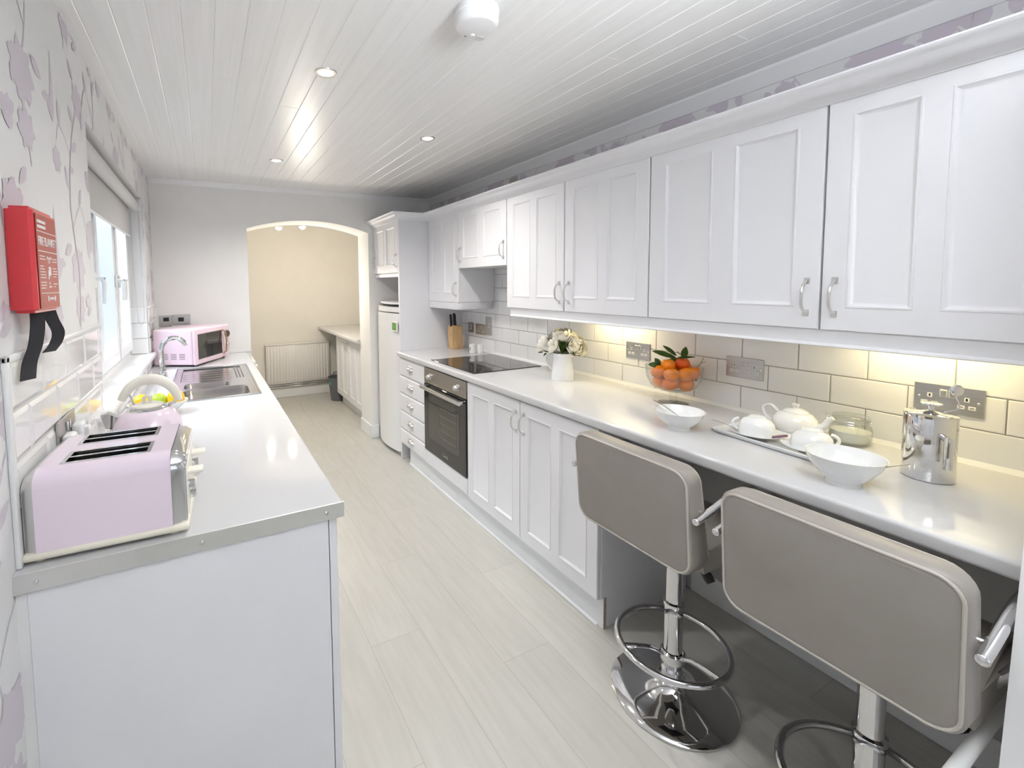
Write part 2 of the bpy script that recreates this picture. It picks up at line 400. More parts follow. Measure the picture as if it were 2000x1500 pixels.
# ceiling cornice right and far
def covep(s):
    return [(0, 0), (0, -.058), (-.008, -.058), (-.012, -.050), (-.020, -.040), (-.030, -.022), (-.046, -.012), (-.050, -.006), (-.050, 0)]
bm = new(); prism(bm, [(XR+a, ZC+b) for a, b in covep(1)], 'y', .236, YF); struct('trim_1', bm, gloss, ang=50)
bm = new(); prism(bm, [(YF+a*.7, ZC+b*.6) for a, b in covep(1)], 'x', XL, XR); struct('trim_2', bm, gloss, ang=50)
bm = new(); bx(bm, (XL, YF-.006, WL), (AX0, YF, WL+.028), .002); struct('trim_3', bm, gloss)

# ------------------------------------------------------------------ wallpaper motifs (printed pattern, part of the walls)
ZO = [0.0]
def fan(bm, pts, P30):
    ZO[0] = (ZO[0]+.00002) % .0008; zo = ZO[0]; P3 = lambda a, b: P30(a, b, zo)
    vs = [bm.verts.new(P3(*p)) for p in pts]
    c = bm.verts.new(P3(sum(p[0] for p in pts)/len(pts), sum(p[1] for p in pts)/len(pts)))
    for k in range(len(vs)): bm.faces.new((c, vs[k], vs[(k+1) % len(vs)]))
def peony(bm, a, b, s, P3, rot=0):
    pts = []
    for k in range(60):
        t = 2*pi*k/60; rr = s*(1+.13*cos(7*t+rot)+.07*cos(13*t+1.3)+.05*sin(29*t)); pts.append((a+rr*cos(t)*1.05, b+rr*sin(t)*.92))
    fan(bm, pts, P3)
def leaf(bm, a, b, l, w, ang, P3):
    pts = []
    for k in range(13):
        t = k/12; pts.append((t*l, w*sin(pi*t)**.8*(1-.25*t)))
    for k in range(11, 0, -1):
        t = k/12; pts.append((t*l, -w*sin(pi*t)**.8*(1-.25*t)))
    fan(bm, [(a+x*cos(ang)-y*sin(ang), b+x*sin(ang)+y*cos(ang)) for x, y in pts], P3)
def stem(bm, pts, w, P30):
    ZO[0] = (ZO[0]+.00002) % .0008; zo = ZO[0]; P3 = lambda a, b: P30(a, b, zo)
    q = [Vector((x, y)) for x, y in pts]
    fine = []
    for i in range(len(q)-1):
        p0_ = q[max(i-1, 0)]; p1 = q[i]; p2 = q[i+1]; p3 = q[min(i+2, len(q)-1)]
        for j in range(6):
            t = j/6; fine.append(.5*((2*p1)+(-p0_+p2)*t+(2*p0_-5*p1+4*p2-p3)*t*t+(-p0_+3*p1-3*p2+p3)*t**3))
    fine.append(q[-1]); prev = None
    for i, p in enumerate(fine):
        d = fine[min(i+1, len(fine)-1)]-fine[max(i-1, 0)]; d.normalize(); nn = Vector((-d.y, d.x))*w
        cur = (bm.verts.new(P3(*(p+nn))), bm.verts.new(P3(*(p-nn))))
        if prev: bm.faces.new((prev[0], prev[1], cur[1], cur[0]))
        prev = cur
def motifs(bm, P3_, ox, oy, fl=1, S=1.35):
    cx0_, cy0_ = ox, oy; P3 = lambda a, b, zo=0: P3_(cx0_+(a-cx0_)*S, cy0_+(b-cy0_)*S, zo)
    X = lambda a: ox+a*fl
    stem(bm, [(X(0), oy-.32), (X(.02), oy-.18), (X(-.02), oy-.03), (X(.02), oy+.12), (X(.09), oy+.22)], .0022, P3)
    stem(bm, [(X(-.01), oy-.08), (X(.07), oy-.02), (X(.12), oy-.08)], .0018, P3)
    stem(bm, [(X(.01), oy+.08), (X(-.07), oy+.13), (X(-.10), oy+.09)], .0018, P3)
    peony(bm, X(.02), oy-.17, .052, P3); peony(bm, X(.10), oy+.235, .043, P3, 2)
    peony(bm, X(-.105), oy+.05, .026, P3, 1); peony(bm, X(.015), oy-.26, .036, P3, 1)
    for a, b, l, w, an in ((.12, -.09, .055, .013, -70), (.06, -.02, .05, .012, 60), (-.02, .0, .06, .013, 120), (.02, .1, .055, .012, 30), (-.07, .13, .05, .012, 100), (-.03, -.12, .06, .014, 200), (.05, .17, .05, .012, 150), (-.01, .05, .04, .01, 10), (.03, -.33, .05, .012, -40), (.08, -.28, .045, .011, 20)):
        an = R_(an); an = an if fl > 0 else pi-an
        leaf(bm, X(a), oy+b, l, w, an, P3)
    # butterfly
    bx0, by0 = X(.17), oy+.06
    for an, l, w in ((35, .036, .013), (80, .03, .012), (-35, .026, .011), (145, .034, .013)): leaf(bm, bx0, by0, l, w, R_(an), P3)
    # long tailed bird
    qx, qy = X(-.15), oy-.20
    vv_ = [bm.verts.new(P3(qx+x*fl, qy+y)) for x, y in ((0, 0), (.02, .012), (.035, .03), (.05, .03), (.062, .036), (.052, .044), (.04, .05), (.025, .046), (.012, .05), (.004, .10), (-.006, .15), (-.008, .09), (-.012, .03))]; bmesh.ops.triangulate(bm, faces=[bm.faces.new(vv_)])
def clipwall(name, parent, xw, nx, regions, offs, y0, y1, z0, z1, fl):
    bm = new(); P3 = lambda a, b, zo=0: (xw+nx*(.0005+zo), a, b)
    yy = y0-.3; c = 0
    while yy < y1+.3:
        zz = z0-.45+(.43 if c % 2 else 0)
        while zz < z1+.4:
            motifs(bm, P3, yy, zz, fl if c % 2 else -fl); zz += .86
        yy += .36; c += 1
    if nx < 0:
        yq = .40; kk = 0
        while yq < 4.0:
            peony(bm, yq, 2.09+.03*(kk % 2), .072-.012*(kk % 3), P3, kk); leaf(bm, yq+.10, 2.12, .06, .016, R_(60), P3); leaf(bm, yq-.12, 2.17, .05, .015, R_(-70), P3); leaf(bm, yq-.14, 2.20, .045, .014, R_(-120), P3)
            peony(bm, yq+.19, 2.20-.02*(kk % 2), .036, P3, kk+1); stem(bm, [(yq+.06, 2.10), (yq+.12, 2.15), (yq+.18, 2.25)], .002, P3); yq += .40; kk += 1
    def cut(co, no):
        gg = bm.verts[:]+bm.edges[:]+bm.faces[:]; bmesh.ops.bisect_plane(bm, geom=gg, plane_co=co, plane_no=no, clear_outer=True)
    cut((0, y0, 0), (0, -1, 0)); cut((0, y1, 0), (0, 1, 0)); cut((0, 0, z0), (0, 0, -1)); cut((0, 0, z1), (0, 0, 1))
    for (a0, a1, b0, b1) in regions:      # remove what falls into openings / under the tiles
        for co, no in (((0, a0, 0), (0, 1, 0)), ((0, a1, 0), (0, 1, 0)), ((0, 0, b0), (0, 0, 1)), ((0, 0, b1), (0, 0, 1))):
            gg = bm.verts[:]+bm.edges[:]+bm.faces[:]; bmesh.ops.bisect_plane(bm, geom=gg, plane_co=co, plane_no=no)
        dl = [ff for ff in bm.faces if a0 < ff.calc_center_median().y < a1 and b0 < ff.calc_center_median().z < b1]
        bmesh.ops.delete(bm, geom=dl, context='FACES')
    o = obj(name, bm, motif, parent, smooth=False, recalc=False); return o
clipwall('wallpaper_pattern', wl, XL, 1, [(WY0, WY1, WZ0, WZ1), (1.115, YF, .5, 1.335)], 0, -1.2, YF, .05, ZC-.01, 1)
clipwall('wallpaper_pattern', wr, XR, -1, [], 0, .28, YF, 2.02, ZC-.058, -1)

# ------------------------------------------------------------------ tiling (beveled left, nearly flat right)
def tiling(name, parent, xw, nx, Y, Z, ystart, z00, holes, bevw, bevd, groutm, gap=.003, W_=.202, H_=.102):
    bm = new(); th = .007
    rows = int((Z[1]-z00)/H_)+2
    def quadbox(a0, a1, b0, b1):
        if a1-a0 < .006 or b1-b0 < .006: return
        x0 = xw+nx*.001; xf = xw+nx*th; xe = xw+nx*(th-bevd); bw = min(bevw, (a1-a0)*.4, (b1-b0)*.4)
        rg = []
        for (xx, ins) in ((x0, 0), (xe-nx*.0012, 0), (xe, .0012), (xf, bw)):
            rg.append([bm.verts.new((xx, a, b)) for a, b in ((a0+ins, b0+ins), (a1-ins, b0+ins), (a1-ins, b1-ins), (a0+ins, b1-ins))])
        for A_, B_ in zip(rg, rg[1:]):
            for k in range(4): bm.faces.new((A_[k], A_[(k+1) % 4], B_[(k+1) % 4], B_[k]))
        bm.faces.new(rg[-1])
    for rI in range(-2, rows):
        zb = z00+rI*H_
        if zb+H_ < Z[0] or zb > Z[1]: continue
        off = ystart+(W_/2 if rI % 2 else 0)
        n0 = int((Y[0]-off)/W_)-2
        for k in range(n0, n0+int((Y[1]-Y[0])/W_)+5):
            a0 = off+k*W_+gap/2; a1 = a0+W_-gap; b0 = zb+gap/2; b1 = zb+H_-gap/2
            a0 = max(a0, Y[0]); a1 = min(a1, Y[1]); b0 = max(b0, Z[0]); b1 = min(b1, Z[1])
            if a0 >= a1 or b0 >= b1: continue
            parts = [(a0, a1, b0, b1)]
            for (h0, h1, g0, g1) in holes:
                np_ = []
                for (p, q, s, t) in parts:
                    if q <= h0 or p >= h1 or t <= g0 or s >= g1: np_.append((p, q, s, t)); continue
                    if p < h0: np_.append((p, h0, s, t))
                    if q > h1: np_.append((h1, q, s, t))
                    if s < g0: np_.append((max(p, h0), min(q, h1), s, g0))
                    if t > g1: np_.append((max(p, h0), min(q, h1), g1, t))
                parts = np_
            for pp in parts: quadbox(*pp)
    o = obj(name, bm, tile, parent, ang=12)
    bm = new(); cells(bm, 'x', xw, xw+nx*.0035, Y, Z, holes); obj('grout', bm, groutm, o, smooth=False)
    return o
tiling('wall_tiles', wr, XR, -1, (.236, 3.43), (WT+.01, 1.62), .505, 1.117, [], .004, .0006, grout)
tiling('wall_tiles', wl, XL, 1, (1.135, YF-.001), (WL+.004, 1.319), 1.135, 1.016-.0005, [(WY0, WY1, WZ0-.03, 2)], .011, .0035, grout2)
# tile edge trims on the left wall
bm = new(); bx(bm, (XL, 1.118, WL+.002), (XL+.010, 1.135, 1.333), .003, 2); bx(bm, (XL, 1.118, 1.319), (XL+.010, WY0, 1.333), .003, 2); bx(bm, (XL, WY1, 1.319), (XL+.010, YF, 1.333), .003, 2)
struct('trim_4', bm, gloss)
bm = new(); prism(bm, [(XR-.007, WT), (XR-.019, WT), (XR-.007, WT+.014)], 'y', .236, 3.43); struct('trim_5', bm, gloss)

# ------------------------------------------------------------------ kitchen window
fx0, fx1 = -.53, -.455
bm = new()
cells(bm, 'x', fx0, fx1, (WY0, WY1), (WZ0, WZ1), [(WY0+.05, 2.455, WZ0+.05, WZ1-.05), (2.515, 2.985, WZ0+.05, WZ1-.05), (3.045, WY1-.05, WZ0+.05, WZ1-.05)])
win = struct('window_1', bm, upvc, smooth=False)
for (a, b) in ((WY0+.04, 2.465), (2.505, 2.995), (3.035, WY1-.04)):
    bm = new(); cells(bm, 'x', fx0+.01, fx1+.018, (a, b), (WZ0+.04, WZ1-.04), [(a+.055, b-.055, WZ0+.095, WZ1-.095)])
    s = obj('sash', bm, upvc, win, smooth=False)
    bm = new(); bx(bm, (-.50, a+.05, WZ0+.09), (-.494, b-.05, WZ1-.09)); obj('glass', bm, pane, s)
    bm = new(); hy = b-.03 if a < 3 else a+.03
    bx(bm, (fx1+.018, hy-.013, 1.46), (fx1+.028, hy+.013, 1.53), .004, 2)
    tube(bm, [(fx1+.028, hy, 1.50), (fx1+.050, hy, 1.50), (fx1+.056, hy, 1.48), (fx1+.052, hy, 1.39)], [.008, .009, .009, .006], 10)
    obj('handle', bm, wplast, s)
    bm = new(); cyl(bm, (fx1+.0582, hy, 1.503), (fx1+.060, hy, 1.503), .005, 10); obj('lock', bm, black, s)
bm = new(); bx(bm, (fx1-.01, WY0-.13, .992), (-.318, WY1+.06, 1.020), .006, 2); obj('window_sill', bm, gloss, win)
# tiles on the far reveal
bm = new()
for k in range(3): bx(bm, (fx1+.002, WY1-.006, 1.022+.102*k), (XL-.003, WY1, 1.121+.102*k), .003)
objs('reveal_tile', bm, tile, win)
# outside
bm = new(); bx(bm, (-2.6, .5, -.2), (-2.4, 9.5, 5), 0)
nb = obj('neighbouring_house', bm, outw); tag(nb, 'pale rendered wall of the house next door seen through the kitchen window', 'house')
bm = new(); bx(bm, (-1.9, .5, -.2), (-1.85, 9.5, 1.22)); tag(obj('garden_fence', bm, outl), 'lilac grey low wall outside the kitchen window', 'fence')
bm = new(); cyl(bm, (-2.33, 6.6, -.2), (-2.33, 6.6, 5), .06, 14); cyl(bm, (-2.33, 8.4, -.2), (-2.33, 8.4, 5), .06, 14); tag(obj('drainpipe', bm, outb), 'blue drainpipe on the neighbouring wall outside the window', 'pipe')

# roller blind
t = thing('roller_blind', 'light grey roller blind half lowered in the kitchen window recess', 'blind', (-.40, 2.75, 1.80))
by0, by1 = WY0+.01, WY1-.03
bm = new(); cyl(bm, (-.392, by0, 1.988), (-.392, by1, 1.988), .031, 28); obj('roller', bm, fabric, t)
bm = new(); bx(bm, (-.424, by0+.02, 1.795), (-.4225, by1-.02, 1.99)); obj('blind_fabric', bm, fabric, t)
bm = new(); tube(bm, [(-.423, by0+.02, 1.79), (-.423, by1-.02, 1.79)], .007, 10); obj('bottom_bar', bm, wplast, t)
bm = new()
for yy in (by0-.006, by1+.002): bx(bm, (-.43, yy, 1.955), (-.355, yy+.006, 2.03), .004)
lathe(bm, [(0, 0), (.034, 0), (.036, .008), (0, .010)], (0, 0, 0), 24)
for vv in bm.verts:
    if vv.co.length < .06: vv.co = Vector((-.392, by1+.004+vv.co.z, 1.988+vv.co.x)) if False else Vector((-.392+vv.co.x, by1+.001+vv.co.z, 1.988+vv.co.y))
objs('bracket', bm, wplast, t)
bm = new(); yc = by1+.008
pts = [(-.372, yc, 1.98), (-.366, yc-.002, 1.6), (-.366, yc-.01, 1.25), (-.374, yc-.012, 1.226), (-.384, yc-.012, 1.215), (-.394, yc-.012, 1.226), (-.402, yc-.01, 1.25), (-.412, yc-.002, 1.6), (-.414, yc, 1.98)]
tube(bm, pts, .0013, 6); obj('pull_chain', bm, chrome, t)

# ================================================================== CABINETRY HELPERS
RINGS = [(0, 0), (.002, .0022), (.006, .0022), (.008, .0002), (.015, -.0062), (.018, -.0070)]
def panel_door(bm, w, h, panels, th=.020, rings=RINGS):
    """local door: a right (0..w), b up (0..h), n outwards; front of frame at n=th"""
    V = lambda a, b, n: bm.verts.new((a, b, n))
    ca = sorted({0, w, *[p[0] for p in panels], *[p[1] for p in panels]}); cb = sorted({0, h, *[p[2] for p in panels], *[p[3] for p in panels]})
    c = .0025; vd = {}
    def vv(a, b):
        k = (round(a, 5), round(b, 5))
        if k not in vd:
            aa = c if a == 0 else (w-c if a == w else a); bb = c if b == 0 else (h-c if b == h else b)
            vd[k] = V(aa, bb, th)
        return vd[k]
    for p, q in zip(ca, ca[1:]):
        for s, t_ in zip(cb, cb[1:]):
            if any(P_[0] <= p < P_[1] and P_[2] <= s < P_[3] for P_ in panels): continue
            bm.faces.new([vv(p, s), vv(q, s), vv(q, t_), vv(p, t_)])
    # outer chamfer ring + sides + back
    path = [(a, 0) for a in ca]+[(w, b) for b in cb[1:]]+[(a, h) for a in reversed(ca[:-1])]+[(0, b) for b in reversed(cb[1:-1])]
    top = [vv(*p) for p in path]; mid = [V(a, b, th-c) for a, b in path]; bot = [V(a, b, 0) for a, b in path]
    for A_, B_ in ((top, mid), (mid, bot)):
        for k in range(len(path)): bm.faces.new((A_[k], B_[k], B_[(k+1) % len(path)], A_[(k+1) % len(path)]))
    bm.faces.new(bot)
    for P_ in panels:
        prev = [vv(P_[0], P_[2]), vv(P_[1], P_[2]), vv(P_[1], P_[3]), vv(P_[0], P_[3])]
        # include T-vertices: simple quads are fine because corners coincide
        for (ins, d) in rings[1:]:
            cur = [V(P_[0]+ins, P_[2]+ins, th+d), V(P_[1]-ins, P_[2]+ins, th+d), V(P_[1]-ins, P_[3]-ins, th+d), V(P_[0]+ins, P_[3]-ins, th+d)]
            for k in range(4): bm.faces.new((prev[k], prev[(k+1) % 4], cur[(k+1) % 4], cur[k]))
            prev = cur
        bm.faces.new(prev)
def two_panels(w, h, st=.058, rl=.062, mu=.050):
    return [(st, (w-mu)/2, rl, h-rl), ((w+mu)/2, w-st, rl, h-rl)]
def face_right(x, y0, z0):      # facing -x (viewed from the aisle): a -> -y (picture right), b -> z, n -> -x
    return Matrix(((0, 0, -1, x), (-1, 0, 0, y0), (0, 1, 0, z0), (0, 0, 0, 1)))
def pull(bm, h=.10, out=.030):
    """bow handle standing on plane n=0: centre at origin, vertical along b"""
    for s in (-1, 1):
        bx(bm, (-.0085, s*(h/2)-.010, 0), (.0085, s*(h/2)+.010, .003), .002, 1)
        for q in (-.0045, .0045):
            ell(bm, (q, s*h/2+s*.003, .0032), .002, .002, .001, 8, 4)
    pts = []; rad = []
    for k in range(15):
        tt = -1+2*k/14; pts.append((0, tt*h/2, .003+out*(1-abs(tt)**3.2))); rad.append(.0048-.0016*abs(tt)**2)
    tube(bm, pts, rad, 10)
def add_pull(parent, T, a, b, n, h=.10):
    bm = new(); pull(bm, h); obj('handle', bm, satin, parent, xf=T @ Matrix.Translation((a, b, n)))

# ------------------------------------------------------------------ RIGHT BASE RUN
XD = 1.406
def carcass(bm, x0, x1, y0, y1, z0, z1): bx(bm, (x0, y0, z0), (x1, y1, z1), .0012)
# drawers
t = thing('drawer_unit', 'narrow white unit of five shallow drawers with cup handles beside the oven', 'drawer unit', (1.7, 3.19, 0))
bm = new(); carcass(bm, XD+.021, XR-.01, 2.950, 3.428, .150, .866); obj('carcass', bm, carc, t)
for i, (z0, z1) in enumerate(((.718, .862), (.574, .713), (.428, .569), (.280, .423), (.150, .275))):
    T = face_right(XD+.02, 3.424, z0); w = 3.424-2.949; h = z1-z0
    bm = new()
    rg = []
    for (ins, n) in ((0, 0), (0, .014), (.010, .0195), (.016, .020)): rg.append([bm.verts.new((a, b, n)) for a, b in ((ins, ins), (w-ins, ins), (w-ins, h-ins), (ins, h-ins))])
    for A_, B_ in zip(rg, rg[1:]):
        for k in range(4): bm.faces.new((A_[k], A_[(k+1) % 4], B_[(k+1) % 4], B_[k]))
    bm.faces.new(rg[0][::-1]); bm.faces.new(rg[-1])
    d = obj('drawer', bm, cab, t, xf=T, ang=8)
    bm = new()   # cup handle
    n1, n2 = 20, 7; grid = []
    for j in range(n2+1):
        ps = pi/2*j/n2; grid.append([bm.verts.new((.046*cos(pi*k/n1), .026*sin(pi*k/n1)*cos(ps)-.006, .020+.026*sin(pi*k/n1)*sin(ps))) for k in range(n1+1)])
    for j in range(n2):
        for k in range(n1): bm.faces.new((grid[j][k], grid[j][k+1], grid[j+1][k+1], grid[j+1][k]))
    bmesh.ops.remove_doubles(bm, verts=bm.verts, dist=1e-5)
    bx(bm, (-.048, .012, .0195), (.048, .022, .0215), .001)
    obj('cup_handle', bm, satin, d, xf=T @ Matrix.Translation((w*.47, h*.52, 0)))
# oven housing + oven
t = thing('oven_housing', 'white panel cabinet below the built-in oven', 'cabinet', (1.7, 2.65, 0))
bm = new(); carcass(bm, XD+.03, XR-.01, 2.349, 2.946, .150, .245); obj('carcass', bm, carc, t)
bm = new(); bx(bm, (XD, 2.349, .150), (XD+.02, 2.944, .250), .003); obj('filler_panel', bm, cab, t)
OZ0, OZ1 = .254, .866
t = thing('oven', 'built-in electric oven with steel fascia, black glass door and bar handle', 'oven', (1.7, 2.65, OZ0))
bm = new(); bx(bm, (XD+.024, 2.353, OZ0), (XR-.03, 2.942, OZ1-.004), .002); obj('oven_body', bm, dsteel, t)
fz = .748
bm = new(); bx(bm, (XD-.004, 2.352, fz), (XD+.024, 2.943, OZ1-.006), .003); fas = obj('control_fascia', bm, dsteel, t)
for yy in (2.845, 2.455):
    bm = new(); lathe(bm, [(.021, 0), (.021, .004), (.018, .006), (.0165, .024), (.014, .027), (0, .027)], (0, 0, 0), 24, capb=True)
    bx(bm, (-.003, -.0165, .012), (.003, .0165, .029), .001)
    obj('knob', bm, satin, fas, xf=Matrix.Translation((XD-.004, yy, fz+.055)) @ Matrix.Rotation(-pi/2, 4, 'Y'))
bm = new(); bx(bm, (XD-.006, 2.352, OZ0), (XD+.022, 2.943, fz-.004), .003); dr = obj('oven_door', bm, glassb, t)
bm = new(); bx(bm, (XD-.0072, 2.430, OZ0+.105), (XD-.0055, 2.865, fz-.075), .0005); wnd = obj('oven_window', bm, ovglass, dr)
bm = new()
for k in range(5):
    zz = OZ0+.16+.05*k; tube(bm, [(XD-.0078, 2.47, zz), (XD-.0078, 2.70, zz)], .0009, 5)
for yy in (2.47, 2.70): tube(bm, [(XD-.0078, yy, OZ0+.14), (XD-.0078, yy, fz-.12)], .0008, 5)
obj('rack_rails', bm, dsteel, dr)
bm = new(); bx(bm, (XD-.050, 2.365, fz-.036), (XD-.036, 2.93, fz-.012), .003, 2)
for yy in (2.375, 2.905): bx(bm, (XD-.042, yy, fz-.034), (XD-.004, yy+.016, fz-.016), .002)
obj('oven_handle', bm, satin, dr)
text('brand_mark', 'Candy', .030, satin, (XD-.0075, 2.62, OZ0+.048), (0, -1, 0), (0, 0, 1), dr)
# double base cabinet
t = thing('base_cabinet', 'white double door base cabinet with silver bow handles between the oven and stools', 'cabinet', (1.7, 1.83, 0))
bm = new(); carcass(bm, XD+.022, XR-.005, 1.309, 2.345, .135, .866); obj('carcass', bm, cab, t)
z0, z1 = .137, .862
for (ya, yb, hs) in ((2.343, 1.829, 1), (1.825, 1.312, -1)):
    w = ya-yb; h = z1-z0; T = face_right(XD+.02, ya, z0)
    bm = new(); panel_door(bm, w, h, two_panels(w, h)); d = obj('door', bm, cab, t, xf=T)
    add_pull(d, T, (w-.030) if hs > 0 else .030, h-.110, .020)
# plinth
t = thing('plinth', 'white kickboard running under the right hand base cabinets with a raw chipboard end', 'plinth', (1.46, 2.3, 0))
bm = new(); bx(bm, (1.443, 1.309, 0), (1.459, 3.31, .1345), .001); bx(bm, (1.459, 1.312, 0), (1.985, 1.326, .134), .001); obj('board', bm, carc, t)
bm = new(); bx(bm, (1.4435, 1.3083, .002), (1.4585, 1.3093, .138)); obj('chipboard_end', bm, chip, t)
bm = new(); prism(bm, [(1.443, 0), (1.443, .008), (1.436, .004), (1.434, 0)], 'y', 1.34, 3.31); obj('floor_seal', bm, carc, t)
# knee-space panelling
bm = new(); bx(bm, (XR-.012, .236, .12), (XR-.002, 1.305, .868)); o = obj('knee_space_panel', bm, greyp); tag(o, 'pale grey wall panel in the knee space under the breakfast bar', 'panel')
# worktop right
def nose(xf, xb, z0, z1, left=True, n=5):
    rr = .010; s = 1 if left else -1
    pts = [(xb, z0), (xb, z1)]
    for k in range(n+1): a = pi/2*k/n; pts.append((xf+s*(rr-rr*sin(a)), z1-rr+rr*cos(a)))
    for k in range(n+1): a = pi/2*k/n; pts.append((xf+s*(rr-rr*cos(a)), z0+rr-rr*sin(a)))
    return pts
bm = new(); prism(bm, nose(1.389, XR, .869, WT), 'y', .236, 3.428)
tag(obj('worktop_right', bm, wtop), 'long glossy white speckled worktop and breakfast bar along the right wall', 'worktop').name = 'worktop'
# hob
t = thing('hob', 'black glass induction hob set in the right worktop above the oven', 'hob', (1.7, 2.6, WT))
bm = new(); bx(bm, (1.440, 2.325, WT), (1.965, 2.905, WT+.005), .0015); obj('glass_plate', bm, glassb, t)
bm = new()
def ring(bm, c, r0, w, z, n=48):
    a = [bm.verts.new((c[0]+r0*cos(2*pi*k/n), c[1]+r0*sin(2*pi*k/n), z)) for k in range(n)]; b = [bm.verts.new((c[0]+(r0+w)*cos(2*pi*k/n), c[1]+(r0+w)*sin(2*pi*k/n), z)) for k in range(n)]
    for k in range(n): bm.faces.new((a[k], a[(k+1) % n], b[(k+1) % n], b[k]))
for c, rr in (((1.58, 2.47), .09), ((1.83, 2.47), .07), ((1.58, 2.76), .07), ((1.83, 2.76), .09)): ring(bm, c, rr, .0012, WT+.0053)
objs('cooking_zone', bm, dsteel, t)

# ------------------------------------------------------------------ WALL CABINETS
XU = 1.687; ZL_, ZU = 1.307, 2.008
def wallcab(label, y0, y1, z0, doors, back=XR-.008, hz=None):
    t = thing('wall_cabinet', label, 'cabinet', ((XU+XR)/2, (y0+y1)/2, z0), 'wall cabinets on the right wall')
    bm = new(); carcass(bm, XU+.022, back, y0+.001, y1-.001, z0, ZU); obj('carcass', bm, cab, t)
    for (ya, yb, hs) in doors:
        w = ya-yb-.004; h = ZU-.002-z0; T = face_right(XU+.02, ya-.002, z0)
        wide = w > .56
        bm = new(); panel_door(bm, w, h, two_panels(w, h, .066 if wide else .058, .068, .075 if wide else .050)); d = obj('door', bm, cab, t, xf=T)
        for side in hs:
            add_pull(d, T, (w-.032) if side > 0 else .032, .100, .020)
    return t
wallcab('single door white wall cabinet next to the tall fridge housing', 2.930, 3.428, 1.318, [(3.428, 2.930, (1,))])
wallcab('short white wall cabinet over the hob with two handles', 2.327, 2.928, 1.571, [(2.928, 2.327, (-1, 1))])
wallcab('double door white wall cabinet above the flower jug', 1.317, 2.325, ZL_, [(2.325, 1.822, (1,)), (1.820, 1.317, (-1,))])
wallcab('wide double door white wall cabinet above the fruit bowl and cafetiere', .115+.14, 1.315, ZL_, [(1.315, .714, (1,)), (.712, .255, (-1,))])
# replace last door by the full width one seen in the photo is cut by the wall end
# pelmets
def pelprof(z0, z1): return [(XU+.022, z1), (XU+.006, z1), (XU+.006, z1-.004), (XU+.010, z1-.010), (XU+.012, z0+.012), (XU+.006, z0+.008), (XU+.005, z0+.003), (XU+.010, z0), (XU+.022, z0)]
bm = new(); prism(bm, pelprof(1.254, 1.306), 'y', .25, 2.300)
tag(obj('light_pelmet', bm, cab, ang=50), 'long white light pelmet under the three larger wall cabinet doors', 'pelmet')
bm = new(); pts = [(XU+.004, 3.425), (XU+.004, 2.965)]
for k in range(7): a = pi/2*k/6; pts.append((XU+.004+.03*(1-cos(a)), 2.965-.035*sin(a)))
pts += [(XR-.03, 2.930), (XR-.015, 2.945), (XR-.015, 2.955), (XU+.045, 2.955), (XU+.025, 2.975), (XU+.022, 3.425)]
prism(bm, [(a, b) for a, b in pts], 'z', 1.262, 1.317); bmesh.ops.bevel(bm, geom=[e for e in bm.edges if all(v.co.z < 1.27 for v in e.verts)], offset=.004, segments=1, affect='EDGES')
tag(obj('light_pelmet', bm, cab, ang=50), 'short curved white pelmet under the wall cabinet above the knife block', 'pelmet')
# crown cornice on top of cabinets and tower
cp = [(.022, -.030), (.022, .028), (-.072, .030), (-.076, .024), (-.070, .016), (-.060, .012), (-.052, .000), (-.036, -.012), (-.022, -.016), (-.018, -.022), (-.006, -.026), (-.004, -.030)]
TX = 1.42
def sweep(bm, path, prof):
    """path: list of (x,y,nx,ny) outward scale; prof (out,z) negative out = outward"""
    rings = [[bm.verts.new((x-a*0+nx*(-a), y+ny*(-a), 2.008+.0+b)) for a, b in prof] for (x, y, nx, ny) in path]
    for A_, B_ in zip(rings, rings[1:]):
        for k in range(len(prof)): bm.faces.new((A_[k], A_[(k+1) % len(prof)], B_[(k+1) % len(prof)], B_[k]))
    bm.faces.new(rings[0]); bm.faces.new(rings[-1][::-1])
bm = new(); sweep(bm, [(XU, .25, -1, 0), (XU, 3.43, -1, -1), (TX, 3.43, -1, -1), (TX, YF-.002, -1, 0)], cp)
tag(obj('cabinet_cornice', bm, cab, ang=50), 'white moulded cornice running along the tops of the wall cabinets and fridge housing', 'cornice')
# under cabinet lights
for (yy, lab, pw) in ((1.72, 'slim warm light strip under the wall cabinet above the double socket left of the fruit', .40), (.56, 'slim warm light strip under the wall cabinet above the cafetiere', .36)):
    t = thing('cabinet_light', lab, 'light', (1.9, yy, 1.30), 'warm lights under the wall cabinets')
    bm = new(); bx(bm, (1.90, yy-.15, 1.288), (1.94, yy+.15, 1.306), .003); obj('housing', bm, wplast, t)
    bm = new(); bx(bm, (1.903, yy-.145, 1.2855), (1.937, yy+.145, 1.2885), .001); obj('diffuser', bm, ledm, t)
    light('strip_light', 'AREA', (1.92, yy, 1.283), pw, (1, .80, .38), .3, .03, aim=(1.95, yy, .9), parent=None).rotation_euler = (0, R_(0), R_(90))

